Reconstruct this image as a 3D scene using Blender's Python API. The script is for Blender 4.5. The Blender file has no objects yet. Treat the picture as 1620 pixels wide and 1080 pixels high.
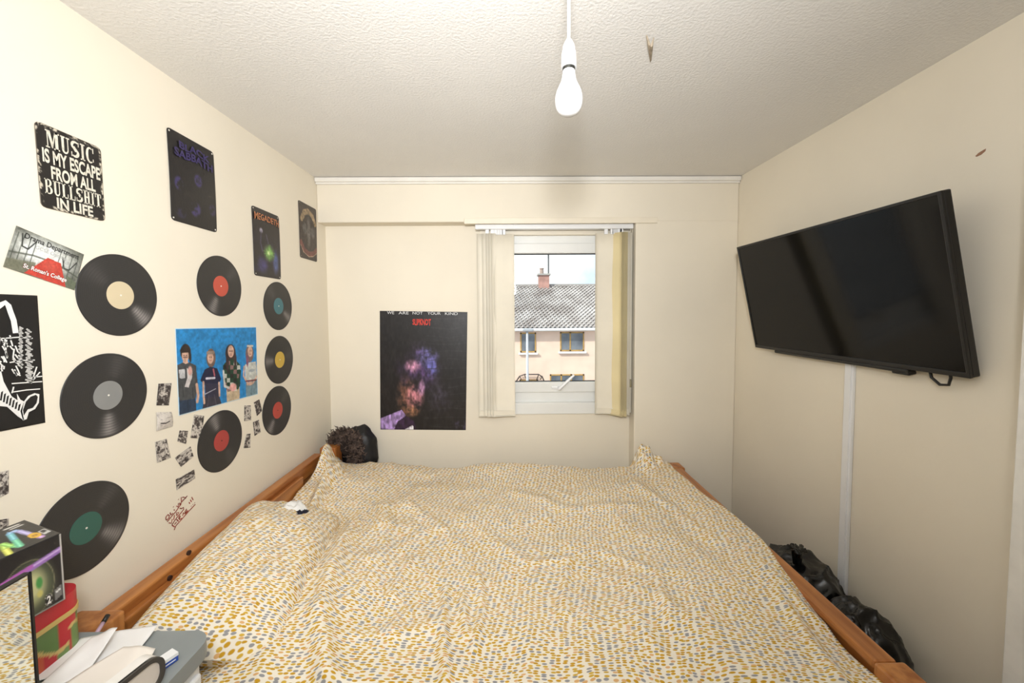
# bedroom with record decals, a pine bed and a wall television
import bpy, bmesh, math, random
import numpy as np
from mathutils import Vector, Matrix, noise as mnoise
random.seed(7)
S = bpy.context.scene
COL = S.collection
R = math.radians

# ------------------------------------------------------------------ camera
F_PX, CX, CY = 617.0, 810.0, 523.0            # 1620 x 1080 frame, principal point a little above centre
def _n(v): v = np.array(v, float); return v / np.linalg.norm(v)
_Y = _n([803 - CX, 492 - CY, F_PX]); _D = np.array([895 - CX, 12700 - CY, F_PX], float)
_D = _n(_D - _D.dot(_Y) * _Y); _Z = -_D; _X = _n(np.cross(_D, _Y))
if _X[0] < 0: _X = -_X
CAM = np.array([0.0, 0.0, 1.52])
cam_d = bpy.data.cameras.new('camera'); cam = bpy.data.objects.new('camera', cam_d); COL.objects.link(cam)
cam_d.sensor_width = 36.0; cam_d.lens = F_PX / 1620 * 36.0; cam_d.shift_y = -(540 - CY) / 1620; cam_d.clip_start = 0.02
cam.matrix_world = Matrix(((_X[0], -_X[1], -_X[2], CAM[0]), (_Y[0], -_Y[1], -_Y[2], CAM[1]),
                           (_Z[0], -_Z[1], -_Z[2], CAM[2]), (0, 0, 0, 1)))
S.camera = cam
def at(px, py, ax, val):
    """the point of the plane axis=val (a wall, a table top) that shows at a pixel of the photograph"""
    d = np.array([(px - CX) / F_PX, (py - CY) / F_PX, 1.0]); r = np.array([d @ _X, d @ _Y, d @ _Z])
    return Vector(CAM + r * ((val - CAM[ax]) / r[ax]))

# ------------------------------------------------------------------ world, lights, exposure
W = bpy.data.worlds.new('sky'); S.world = W; W.use_nodes = True
nt = W.node_tree; nt.nodes.clear()
wo = nt.nodes.new('ShaderNodeOutputWorld'); bg = nt.nodes.new('ShaderNodeBackground')
tc = nt.nodes.new('ShaderNodeTexCoord'); nz = nt.nodes.new('ShaderNodeTexNoise'); cr = nt.nodes.new('ShaderNodeValToRGB')
nz.inputs['Scale'].default_value = 5.0; nz.inputs['Detail'].default_value = 5
cr.color_ramp.elements[0].position = 0.40; cr.color_ramp.elements[0].color = (0.55, 0.72, 0.92, 1)
cr.color_ramp.elements[1].position = 0.58; cr.color_ramp.elements[1].color = (1.0, 1.0, 1.0, 1)
nt.links.new(tc.outputs['Generated'], nz.inputs['Vector']); nt.links.new(nz.outputs['Fac'], cr.inputs['Fac'])
nt.links.new(cr.outputs['Color'], bg.inputs['Color']); nt.links.new(bg.outputs['Background'], wo.inputs['Surface'])
bg.inputs['Strength'].default_value = 1.35

def area(name, loc, aim, size, power, col=(1, 1, 1), shape='DISK', spread=180):
    l = bpy.data.lights.new(name, 'AREA'); l.shape = shape; l.size = size; l.energy = power; l.color = col; l.spread = R(spread)
    o = bpy.data.objects.new(name, l); COL.objects.link(o); o.location = loc
    o.rotation_euler = (Vector(aim) - Vector(loc)).to_track_quat('-Z', 'Y').to_euler(); return o
sun_d = bpy.data.lights.new('sun', 'SUN'); sun_d.energy = 4.0; sun_d.angle = R(3); sun_d.color = (1, .95, .88)
sun = bpy.data.objects.new('sun', sun_d); COL.objects.link(sun); sun.rotation_euler = (R(52), 0, R(-52))
area('camera_flash', (0.0, -0.12, 1.80), (-0.50, 2.0, 1.75), 0.24, 12.0, (.97, .985, 1), spread=118)
area('ceiling_flash', (-0.03, -0.20, 1.84), (-0.10, 0.30, 2.30), 0.2, 24.0, (.97, .985, 1))
S.view_settings.view_transform = 'Standard'; S.view_settings.look = 'None'; S.view_settings.gamma = 1.0
S.view_settings.use_curve_mapping = False
S.view_settings.exposure = 0.05

# ------------------------------------------------------------------ materials
def lin(c):
    """sRGB 0-255 -> linear"""
    c = np.asarray(c, float) / 255.0
    return np.where(c <= 0.04045, c / 12.92, ((c + 0.055) / 1.055) ** 2.4)
def rgba(c): l = lin(c); return (float(l[0]), float(l[1]), float(l[2]), 1)
MATS = {}
def mat(name, col, rough=0.6, metal=0.0, var=0.0, vscale=6.0, bump=0.0, bscale=80.0, stretch=(1, 1, 1), col2=None, spec=0.5, coat=0.0, bdist=0.002):
    if name in MATS: return MATS[name]
    m = bpy.data.materials.new(name); m.use_nodes = True; n = m.node_tree; b = n.nodes['Principled BSDF']
    b.inputs['Roughness'].default_value = rough; b.inputs['Metallic'].default_value = metal
    b.inputs['Specular IOR Level'].default_value = spec; b.inputs['Coat Weight'].default_value = coat
    t = n.nodes.new('ShaderNodeTexCoord'); mp = n.nodes.new('ShaderNodeMapping'); mp.inputs['Scale'].default_value = stretch
    n.links.new(t.outputs['Object'], mp.inputs['Vector'])
    no = n.nodes.new('ShaderNodeTexNoise'); no.inputs['Scale'].default_value = vscale; no.inputs['Detail'].default_value = 4
    n.links.new(mp.outputs['Vector'], no.inputs['Vector'])
    mx = n.nodes.new('ShaderNodeMix'); mx.data_type = 'RGBA'
    rp = n.nodes.new('ShaderNodeValToRGB'); rp.color_ramp.elements[0].position = .35; rp.color_ramp.elements[1].position = .65
    n.links.new(no.outputs['Fac'], rp.inputs['Fac']); n.links.new(rp.outputs['Color'], mx.inputs['Factor'])
    c1 = np.asarray(col, float); c2 = np.asarray(col2, float) if col2 is not None else np.clip(c1 * (1 - var), 0, 255)
    mx.inputs[6].default_value = rgba(c1); mx.inputs[7].default_value = rgba(c2)
    n.links.new(mx.outputs[2], b.inputs['Base Color'])
    if bump:
        nb = n.nodes.new('ShaderNodeTexNoise'); nb.inputs['Scale'].default_value = bscale; nb.inputs['Detail'].default_value = 3
        n.links.new(mp.outputs['Vector'], nb.inputs['Vector'])
        bp = n.nodes.new('ShaderNodeBump'); bp.inputs['Strength'].default_value = bump; bp.inputs['Distance'].default_value = bdist
        n.links.new(nb.outputs['Fac'], bp.inputs['Height']); n.links.new(bp.outputs['Normal'], b.inputs['Normal'])
    MATS[name] = m; return m
def wood(name, axis, a=(190, 126, 66), b=(148, 86, 38)):
    st = [22, 22, 22]; st[axis] = 1.6
    return mat(name, a, 0.38, var=.2, vscale=1.6, col2=b, stretch=tuple(st), bump=.15, bscale=4, coat=.15)
def print_mat(name, rough=0.5, coat=0.0):
    if name in MATS: return MATS[name]
    m = bpy.data.materials.new(name); m.use_nodes = True; n = m.node_tree; b = n.nodes['Principled BSDF']
    a = n.nodes.new('ShaderNodeVertexColor'); a.layer_name = 'print'
    n.links.new(a.outputs['Color'], b.inputs['Base Color']); b.inputs['Roughness'].default_value = rough
    b.inputs['Coat Weight'].default_value = coat
    nb = n.nodes.new('ShaderNodeTexNoise'); nb.inputs['Scale'].default_value = 30
    bp = n.nodes.new('ShaderNodeBump'); bp.inputs['Strength'].default_value = .15; bp.inputs['Distance'].default_value = .002
    n.links.new(nb.outputs['Fac'], bp.inputs['Height']); n.links.new(bp.outputs['Normal'], b.inputs['Normal'])
    MATS[name] = m; return m
def fabric_mat():
    """cream cotton printed with small ochre, grey and peach drops in loose rows (runs on the cloth's own UVs)"""
    m = bpy.data.materials.new('drop_print_cotton'); m.use_nodes = True; n = m.node_tree; b = n.nodes['Principled BSDF']
    b.inputs['Roughness'].default_value = .85; b.inputs['Specular IOR Level'].default_value = .2
    uv = n.nodes.new('ShaderNodeUVMap'); wv = n.nodes.new('ShaderNodeTexNoise'); wv.inputs['Scale'].default_value = 2.2
    sub = n.nodes.new('ShaderNodeVectorMath'); sub.operation = 'SUBTRACT'; sub.inputs[1].default_value = (.5, .5, .5)
    sc = n.nodes.new('ShaderNodeVectorMath'); sc.operation = 'SCALE'; sc.inputs['Scale'].default_value = .12
    ad = n.nodes.new('ShaderNodeVectorMath'); mp = n.nodes.new('ShaderNodeMapping'); mp.inputs['Scale'].default_value = (54, 150, 1)
    mp.inputs['Rotation'].default_value = (0, 0, R(4))
    vo = n.nodes.new('ShaderNodeTexVoronoi'); vo.voronoi_dimensions = '2D'; vo.inputs['Scale'].default_value = 1; vo.inputs['Randomness'].default_value = .55
    L = n.links.new
    L(uv.outputs['UV'], wv.inputs['Vector']); L(wv.outputs['Color'], sub.inputs[0]); L(sub.outputs[0], sc.inputs[0])
    L(uv.outputs['UV'], ad.inputs[0]); L(sc.outputs[0], ad.inputs[1]); L(ad.outputs[0], mp.inputs['Vector']); L(mp.outputs['Vector'], vo.inputs['Vector'])
    cut = n.nodes.new('ShaderNodeMapRange'); cut.inputs['From Min'].default_value = .30; cut.inputs['From Max'].default_value = .41
    cut.inputs['To Min'].default_value = 1; cut.inputs['To Max'].default_value = 0; L(vo.outputs['Distance'], cut.inputs['Value'])
    sp = n.nodes.new('ShaderNodeSeparateColor'); L(vo.outputs['Color'], sp.inputs['Color'])
    rp = n.nodes.new('ShaderNodeValToRGB'); rp.color_ramp.interpolation = 'CONSTANT'; e = rp.color_ramp.elements
    e[0].position = 0; e[0].color = rgba((198, 152, 40)); e[1].position = .34; e[1].color = rgba((150, 149, 150))
    for p, c in ((.60, (208, 170, 66)), (.88, (218, 172, 116))):
        x = e.new(p); x.color = rgba(c)
    L(sp.outputs['Red'], rp.inputs['Fac'])
    mx = n.nodes.new('ShaderNodeMix'); mx.data_type = 'RGBA'; mx.inputs[6].default_value = rgba((238, 230, 214)); L(rp.outputs['Color'], mx.inputs[7])
    L(cut.outputs['Result'], mx.inputs['Factor']); L(mx.outputs[2], b.inputs['Base Color'])
    nb = n.nodes.new('ShaderNodeTexNoise'); nb.inputs['Scale'].default_value = 25; L(uv.outputs['UV'], nb.inputs['Vector'])
    bp = n.nodes.new('ShaderNodeBump'); bp.inputs['Strength'].default_value = .35; bp.inputs['Distance'].default_value = .008
    L(nb.outputs['Fac'], bp.inputs['Height']); L(bp.outputs['Normal'], b.inputs['Normal'])
    return m
def glass_mat():
    m = bpy.data.materials.new('window_glass'); m.use_nodes = True; n = m.node_tree; n.nodes.clear()
    o = n.nodes.new('ShaderNodeOutputMaterial'); t = n.nodes.new('ShaderNodeBsdfTransparent'); g = n.nodes.new('ShaderNodeBsdfGlossy')
    t.inputs['Color'].default_value = (.96, .98, .97, 1); g.inputs['Roughness'].default_value = .02
    fr = n.nodes.new('ShaderNodeFresnel'); fr.inputs['IOR'].default_value = 1.3; mx = n.nodes.new('ShaderNodeMixShader')
    n.links.new(fr.outputs[0], mx.inputs[0]); n.links.new(t.outputs[0], mx.inputs[1]); n.links.new(g.outputs[0], mx.inputs[2]); n.links.new(mx.outputs[0], o.inputs[0])
    return m
M_WALL = mat('cream_wall_paint', (236, 227, 209), .75, var=.025, vscale=1.7, bump=.25, bscale=14, bdist=.004, spec=.25)
M_CEIL = mat('stippled_white_ceiling', (236, 233, 228), .85, var=.03, vscale=1.2, bump=.5, bscale=120, bdist=.004, spec=.2)
M_TRIM = mat('cream_gloss_trim', (236, 226, 206), .4, var=.03)
M_WHITE = mat('white_plastic', (238, 238, 238), .35, var=.02)
M_UPVC = mat('white_window_plastic', (236, 236, 232), .35, var=.02)
M_SLAT = mat('cream_blind_fabric', (238, 230, 212), .85, var=.05, vscale=3, bump=.2, bscale=300)
M_SLATY = mat('yellowed_blind_fabric', (234, 218, 172), .85, var=.06, vscale=3, bump=.2, bscale=300)
M_BLACK = mat('black_plastic', (24, 23, 23), .38, var=.1)
M_SCREEN = mat('black_screen_glass', (9, 8, 8), .10, var=.1, spec=.25)
M_BAG = mat('black_bin_bag_film', (14, 14, 15), .27, var=.2, bump=.35, bscale=16, bdist=.012, spec=.55, stretch=(1, 1, .5))
M_FAB = fabric_mat()
M_GLASS = glass_mat()
M_WX, M_WY, M_WZ = wood('pine_grain_x', 0), wood('pine_grain_y', 1), wood('pine_grain_z', 2)
M_SHEET = mat('white_sheet_cotton', (236, 234, 230), .9, var=.03, bump=.2, bscale=12)
M_CHROME = mat('dull_chrome', (190, 190, 188), .25, 1.0, var=.05)
M_PRINT = print_mat('printed_paper', .55); M_PRINTG = print_mat('printed_tin_gloss', .4, .1)

# ------------------------------------------------------------------ mesh helpers
WLOC = {}
def mesh_obj(name, V, Fc, m, parent=None, smooth=False, origin=None, uv=None, col=None):
    V = [Vector(v) for v in V]
    if parent is not None: o0 = WLOC[parent.name]
    else:
        if origin is None:
            lo = [min(v[i] for v in V) for i in range(3)]; hi = [max(v[i] for v in V) for i in range(3)]
            origin = ((lo[0] + hi[0]) / 2, (lo[1] + hi[1]) / 2, lo[2])
        o0 = Vector(origin)
    me = bpy.data.meshes.new(name); me.from_pydata([tuple(v - o0) for v in V], [], Fc); me.update()
    if m is not None: me.materials.append(m)
    if smooth: me.shade_smooth()
    if uv is not None:
        l = me.uv_layers.new(name='UVMap')
        arr = np.array(uv, np.float32)[np.array([lp.vertex_index for lp in me.loops])]
        l.data.foreach_set('uv', arr.ravel())
    if col is not None:
        a = me.color_attributes.new('print', 'FLOAT_COLOR', 'POINT')
        c = np.ones((len(V), 4), np.float32); c[:, :3] = lin(np.asarray(col)); a.data.foreach_set('color', c.ravel())
    o = bpy.data.objects.new(name, me); COL.objects.link(o)
    if parent is None: o.location = o0; WLOC[o.name] = o0
    else: o.parent = parent; WLOC[o.name] = o0
    return o
def thing(name, loc, label, cat, group=None):
    o = bpy.data.objects.new(name, None); COL.objects.link(o); o.location = loc; o.empty_display_size = .05
    WLOC[o.name] = Vector(loc); return tag(o, label, cat, group)
def tag(o, label, cat, group=None):
    o['label'] = label; o['category'] = cat
    if group: o['group'] = group
    return o
def struct(o): o['kind'] = 'structure'; return o
class MB:
    def __init__(s): s.V = []; s.F = []
    def add(s, V, Fc):
        k = len(s.V); s.V += [Vector(v) for v in V]; s.F += [tuple(i + k for i in f) for f in Fc]; return s
    def box(s, lo, hi, T=None):
        (a, b, c), (d, e, f) = lo, hi
        V = [Vector(p) for p in ((a, b, c), (d, b, c), (d, e, c), (a, e, c), (a, b, f), (d, b, f), (d, e, f), (a, e, f))]
        if T is not None: V = [T @ v for v in V]
        return s.add(V, [(0, 3, 2, 1), (4, 5, 6, 7), (0, 1, 5, 4), (1, 2, 6, 5), (2, 3, 7, 6), (3, 0, 4, 7)])
    def rbox(s, lo, hi, r=.004, seg=2, T=None, edges=None):
        bm = bmesh.new(); bmesh.ops.create_cube(bm, size=1)
        for v in bm.verts: v.co = Vector([lo[i] + (v.co[i] + .5) * (hi[i] - lo[i]) for i in range(3)])
        ed = bm.edges[:]
        if edges == 'z': ed = [e for e in ed if abs(e.verts[0].co.z - e.verts[1].co.z) > 1e-6]
        bmesh.ops.bevel(bm, geom=ed, offset=r, segments=seg, profile=.5, affect='EDGES')
        bm.verts.index_update(); V = [v.co.copy() for v in bm.verts]; Fc = [tuple(v.index for v in f.verts) for f in bm.faces]; bm.free()
        if T is not None: V = [T @ v for v in V]
        return s.add(V, Fc)
    def tube(s, path, r, n=8, cap=True):
        P = [Vector(p) for p in path]; rr = r if isinstance(r, (list, tuple)) else [r] * len(P)
        V = []; up = Vector((0, 0, 1))
        d0 = (P[1] - P[0]).normalized(); nrm = d0.orthogonal().normalized()
        for i, p in enumerate(P):
            d = (P[min(i + 1, len(P) - 1)] - P[max(i - 1, 0)]).normalized()
            nrm = (nrm - nrm.dot(d) * d)
            nrm = nrm.normalized() if nrm.length > 1e-6 else d.orthogonal().normalized()
            bn = d.cross(nrm)
            for k in range(n): a = 2 * math.pi * k / n; V.append(p + (nrm * math.cos(a) + bn * math.sin(a)) * rr[i])
        Fc = [(i * n + k, i * n + (k + 1) % n, (i + 1) * n + (k + 1) % n, (i + 1) * n + k) for i in range(len(P) - 1) for k in range(n)]
        if cap: Fc += [tuple(range(n))[::-1], tuple((len(P) - 1) * n + k for k in range(n))]
        return s.add(V, Fc)
    def lathe(s, prof, c, n=24, T=None):
        V = []; c = Vector(c)
        for r, z in prof:
            for k in range(n): a = 2 * math.pi * k / n; V.append(Vector((r * math.cos(a), r * math.sin(a), z)))
        V = [(T @ v if T is not None else v) + c for v in V]
        Fc = [(i * n + k, i * n + (k + 1) % n, (i + 1) * n + (k + 1) % n, (i + 1) * n + k) for i in range(len(prof) - 1) for k in range(n)]
        Fc += [tuple(range(n))[::-1], tuple((len(prof) - 1) * n + k for k in range(n))]
        return s.add(V, Fc)
    def prism(s, poly, ext):
        """poly: 3-D loop, ext: extrusion vector"""
        P = [Vector(p) for p in poly]; e = Vector(ext); n = len(P)
        return s.add(P + [p + e for p in P], [tuple(range(n))[::-1], tuple(range(n, 2 * n))] + [(i, (i + 1) % n, n + (i + 1) % n, n + i) for i in range(n)])
    def build(s, name, m, parent=None, smooth=False, **k): return mesh_obj(name, s.V, s.F, m, parent, smooth, **k)
def autosmooth(o, ang=40):
    me = o.data; me.shade_smooth()
    bm = bmesh.new(); bm.from_mesh(me)
    for e in bm.edges:
        if len(e.link_faces) == 2 and e.calc_face_angle(0) > R(ang): e.smooth = False
    bm.to_mesh(me); bm.free(); return o

# ------------------------------------------------------------------ print helpers (painting on a sheet's own u,v)
def vnoise(H, Wd, sx, sy, seed):
    r = np.random.RandomState(seed); g = r.rand(int(sy) + 3, int(sx) + 3)
    y = np.linspace(0, sy, H); x = np.linspace(0, sx, Wd); yi = y.astype(int); xi = x.astype(int)
    fy = (y - yi)[:, None]; fx = (x - xi)[None]; fy = fy * fy * (3 - 2 * fy); fx = fx * fx * (3 - 2 * fx)
    a = g[np.ix_(yi, xi)]; b = g[np.ix_(yi, xi + 1)]; c = g[np.ix_(yi + 1, xi)]; d = g[np.ix_(yi + 1, xi + 1)]
    return (a * (1 - fx) + b * fx) * (1 - fy) + (c * (1 - fx) + d * fx) * fy
def fnoise(H, Wd, sx, sy, seed, o=3):
    t = 0; w = 0
    for i in range(o): t = t + vnoise(H, Wd, sx * 2 ** i, sy * 2 ** i, seed + i) * .55 ** i; w += .55 ** i
    return t / w
class Paint:
    def __init__(s, Wd, H, asp, base):
        s.W, s.H, s.asp = Wd, H, asp
        s.u, s.v = np.meshgrid(np.linspace(0, 1, Wd), np.linspace(0, 1, H)); s.c = np.ones((H, Wd, 3)) * np.array(base, float); s.px = 1.0 / H
    def blend(s, m, col): m = np.clip(m, 0, 1)[..., None]; s.c = s.c * (1 - m) + np.asarray(col, float) * m; return s
    def ell(s, cx, cy, rx, ry, col, soft=.15, rot=0, a=1.0):
        x = (s.u - cx) * s.asp; y = s.v - cy; c, t = math.cos(rot), math.sin(rot)
        d = np.sqrt(((x * c + y * t) / (rx * s.asp)) ** 2 + ((-x * t + y * c) / ry) ** 2); return s.blend(np.clip((1 - d) / soft + .5, 0, 1) * a, col)
    def poly(s, pts, col, a=1.0):
        ins = np.zeros(s.u.shape, bool); n = len(pts)
        for i in range(n):
            (x1, y1), (x2, y2) = pts[i], pts[(i + 1) % n]
            if y1 == y2: continue
            ins ^= ((y1 > s.v) != (y2 > s.v)) & (s.u < (x2 - x1) * (s.v - y1) / (y2 - y1) + x1)
        return s.blend(ins * a, col)
    def stroke(s, pts, w, col, a=1.0):
        d = np.full(s.u.shape, 9.0)
        for (x1, y1), (x2, y2) in zip(pts[:-1], pts[1:]):
            ax, bx = x1 * s.asp, x2 * s.asp; px = s.u * s.asp; L = (bx - ax) ** 2 + (y2 - y1) ** 2 + 1e-12
            t = np.clip(((px - ax) * (bx - ax) + (s.v - y1) * (y2 - y1)) / L, 0, 1); d = np.minimum(d, np.hypot(px - ax - t * (bx - ax), s.v - y1 - t * (y2 - y1)))
        return s.blend(np.clip((w - d) / s.px + .5, 0, 1) * a, col)
    def mul(s, m): s.c = np.clip(s.c * m[..., None], 0, 255); return s
def bil(Q, u, v): return (Q[0] * (1 - u) + Q[1] * u) * (1 - v) + (Q[3] * (1 - u) + Q[2] * u) * v
def sheet(name, Q, P, m, nrm, parent=None, thick=.0012, lift=.001, rnd=0.0, bulge=0.0):
    """a printed sheet or plate with thickness: Q = TL,TR,BR,BL corners, painted by P"""
    Q = [Vector(q) for q in Q]; nrm = Vector(nrm); H, Wd = P.H, P.W; V = []; C = P.c.reshape(-1, 3)
    wd = (Q[1] - Q[0]).length; ht = (Q[3] - Q[0]).length
    for j in range(H):
        for i in range(Wd):
            u, v = i / (Wd - 1), j / (H - 1)
            if rnd:                                    # round the corners by pulling the border in
                dx = min(u, 1 - u) * wd; dy = min(v, 1 - v) * ht
                if dy < rnd: ins = (rnd - math.sqrt(max(rnd * rnd - (rnd - dy) ** 2, 0))) / wd; u = ins + u * (1 - 2 * ins)
            V.append(bil(Q, u, v) + nrm * (lift + thick + bulge * math.sin(math.pi * v) * (0.4 + 0.6 * math.sin(math.pi * u))))
    Fc = [(j * Wd + i, (j + 1) * Wd + i, (j + 1) * Wd + i + 1, j * Wd + i + 1) for j in range(H - 1) for i in range(Wd - 1)]
    ring = [i for i in range(Wd)] + [j * Wd + Wd - 1 for j in range(1, H)] + [(H - 1) * Wd + i for i in range(Wd - 2, -1, -1)] + [j * Wd for j in range(H - 2, 0, -1)]
    k = len(V); V += [V[i] - nrm * thick for i in ring]; n = len(ring); C = np.vstack([C, C[ring] * .8])
    Fc += [(ring[i], ring[(i + 1) % n], k + (i + 1) % n, k + i) for i in range(n)] + [tuple(k + i for i in range(n))]
    return mesh_obj(name, V, Fc, m, parent, True, col=C)
_TX = {}
def text2d(txt, bold=0.0):
    key = (txt, bold)
    if key not in _TX:
        c = bpy.data.curves.new('lettering', 'FONT'); c.body = txt; c.offset = bold; c.resolution_u = 4
        o = bpy.data.objects.new('lettering', c); COL.objects.link(o); dg = bpy.context.evaluated_depsgraph_get()
        me = bpy.data.meshes.new_from_object(o.evaluated_get(dg)); V = np.array([v.co[:2] for v in me.vertices]); Fc = [tuple(p.vertices) for p in me.polygons]
        bpy.data.objects.remove(o); bpy.data.curves.remove(c); bpy.data.meshes.remove(me)
        lo, hi = V.min(0), V.max(0); _TX[key] = ((V - lo) / (hi - lo), Fc)
    return _TX[key]
def letter(Q, nrm, txt, box, m, parent, lift=.0028, bold=0.02, name='lettering', skew=0.0, warp=None):
    """lettering set into the box (u0,v0,u1,v1) of the sheet Q"""
    Q = [Vector(q) for q in Q]; N = Vector(nrm); V2, Fc = text2d(txt, bold); u0, v0, u1, v1 = box; V = []
    for x, y in V2:
        u = u0 + (u1 - u0) * x; v = v1 + (v0 - v1) * y + skew * x
        if warp: u, v = warp(u, v, x, y)
        V.append(bil(Q, u, v) + N * lift)
    return mesh_obj(name, V, Fc, m, parent)
def ribbons(Q, nrm, strokes, m, parent, lift=.0028, name='line_drawing'):
    """flat strokes [(pts, width)] in u,v of the sheet Q"""
    Q = [Vector(q) for q in Q]; N = Vector(nrm); asp = (Q[1] - Q[0]).length / (Q[3] - Q[0]).length; mb = MB()
    for pts, w in strokes:
        P = [Vector((u * asp, v)) for u, v in pts]; L = []; Rr = []
        for i, p in enumerate(P):
            d = (P[min(i + 1, len(P) - 1)] - P[max(i - 1, 0)]); d = d.normalized() if d.length else Vector((1, 0)); q = Vector((-d.y, d.x)) * w / 2
            L.append(p + q); Rr.append(p - q)
        V = [bil(Q, a.x / asp, a.y) + N * lift for a in L + Rr]; n = len(P)
        mb.add(V, [(i, i + 1, n + i + 1, n + i) for i in range(n - 1)])
    return mb.build(name, m, parent)

# ------------------------------------------------------------------ the room
XL, XR, YB, YR, YF, ZC = -1.11, 1.372, 2.325, 2.425, -1.25, 2.30
XP = 0.762                                            # edge of the pier right of the window recess
WX0, WX1, WZ0, WZ1 = -0.14, 0.735, 0.885, 2.03         # window opening
TH = .14
struct(MB().box((XL - TH, YF - TH, -.12), (XR + TH, YR + TH, 0)).build('floor', mat('brown_carpet', (120, 100, 84), .95, var=.2, vscale=40, bump=.5, bscale=300)))
struct(MB().box((XL - TH, YF - TH, ZC), (XR + TH, YR + TH, ZC + .12)).build('ceiling', M_CEIL))
struct(MB().box((XL - TH, YF - TH, 0), (XL, YR + TH, ZC)).build('wall_left', M_WALL))
struct(MB().box((XR, YF - TH, 0), (XR + TH, YR + TH, ZC)).build('wall_right', M_WALL))
struct(MB().box((XL, YF - TH, 0), (XR, YF, ZC)).build('wall_front', M_WALL))
wb = MB()
wb.box((XL, YR, 0), (WX0, YR + TH, ZC)); wb.box((WX1, YR, 0), (XR, YR + TH, ZC)); wb.box((WX0, YR, 0), (WX1, YR + TH, WZ0)); wb.box((WX0, YR, WZ1), (WX1, YR + TH, ZC))
wb.rbox((XL, YB, 2.045), (XR, YR, ZC), .006); wb.rbox((XP, YB, 0), (XR, YR, 2.05), .006)
struct(wb.build('wall_back', M_WALL))
# cornice strip across the top of the back wall, and the batten under the beam
t = MB(); t.rbox((XL + .002, YB - .028, 2.272), (XR - .002, YB, 2.298), .006); t.rbox((XL + .002, YB - .014, 2.262), (XR - .002, YB, 2.274), .003)
struct(t.build('trim_1', mat('white_gloss_trim', (238, 234, 226), .35, var=.03)))
struct(MB().rbox((-.25, YB - .012, 2.032), (.887, YB, 2.066), .003).build('trim_2', M_TRIM))
# white cable trunking on the right wall
y0 = at(1348, 588, 0, XR).y
tk = thing('cable_trunking', (XR, y0, .0), 'white plastic cable trunking running down the wall under the television', 'trunking')
MB().rbox((XR - .014, y0 - .02, 0), (XR - .0005, y0 + .02, 1.42), .003).build('channel', M_WHITE, tk)
MB().rbox((XR - .018, y0 - .0135, .002), (XR - .0135, y0 + .0135, 1.418), .0015).build('cover', M_WHITE, tk)
# open door leaf folded back along the right wall, just inside the right edge of the view
dr = struct(MB().rbox((1.270, .17, .01), (1.310, .948, 1.985), .003).build('door_1', mat('white_gloss_door', (240, 238, 232), .45, var=.05, vscale=12)))
for z0, z1 in ((.2, .95), (1.08, 1.8)):
    MB().rbox((1.265, .28, z0), (1.272, .84, z1), .003).build('panel', M_WHITE, dr)
h = MB().tube([(1.270, .88, 1.0), (1.235, .88, 1.0), (1.23, .80, 1.0), (1.23, .77, 1.0)], .009); h.build('handle', M_CHROME, dr, True)

# ------------------------------------------------------------------ window
wn = MB().rbox((WX0, YR + .025, WZ0), (WX0 + .055, YR + .09, WZ1), .004).rbox((WX1 - .055, YR + .025, WZ0), (WX1, YR + .09, WZ1), .004)
wn.rbox((WX0 + .05, YR + .025, WZ0), (WX1 - .05, YR + .09, 1.01), .004).rbox((WX0 + .05, YR + .025, 1.935), (WX1 - .05, YR + .09, WZ1), .004)
wn = struct(wn.build('window_1', M_UPVC))
sx0, sx1, sz0, sz1 = WX0 + .055, WX1 - .055, 1.005, 1.94
sash = MB().rbox((sx0, YR + .012, sz0), (sx0 + .065, YR + .07, sz1), .006).rbox((sx1 - .065, YR + .012, sz0), (sx1, YR + .07, sz1), .006) \
    .rbox((sx0 + .06, YR + .012, sz0), (sx1 - .06, YR + .07, 1.072), .006).rbox((sx0 + .06, YR + .012, 1.876), (sx1 - .06, YR + .07, sz1), .006)
sash = sash.build('sash', M_UPVC, wn)
MB().box((sx0 + .06, YR + .040, 1.068), (sx1 - .06, YR + .046, 1.880)).build('pane', M_GLASS, sash)
gk = mat('black_glazing_gasket', (40, 40, 40), .6)
MB().box((sx0 + .062, YR + .030, 1.070), (sx1 - .062, YR + .039, 1.0765)).box((sx0 + .062, YR + .030, 1.8705), (sx1 - .062, YR + .039, 1.877)).build('gasket', gk, sash)
hx = at(884, 618, 1, YR).x
hd = MB().rbox((hx - .045, YR + .004, 1.028), (hx + .012, YR + .014, 1.046), .003).tube([(hx, YR + .008, 1.036), (hx, YR - .022, 1.036)], .009)
hd.tube([(hx, YR - .022, 1.034), (hx + .045, YR - .026, 1.078), (hx + .092, YR - .026, 1.122)], [.011, .010, .007]); autosmooth(hd.build('handle', M_WHITE, wn))
MB().rbox((WX0 - .03, YR - .012, WZ0 - .012), (WX1 + .018, YR + .03, .945), .004).build('sill', M_UPVC, wn)
MB().rbox((WX0 - .03, YR - .006, 1.985), (WX1 + .018, YR + .03, 2.042), .004).build('head_board', M_TRIM, wn)

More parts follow.
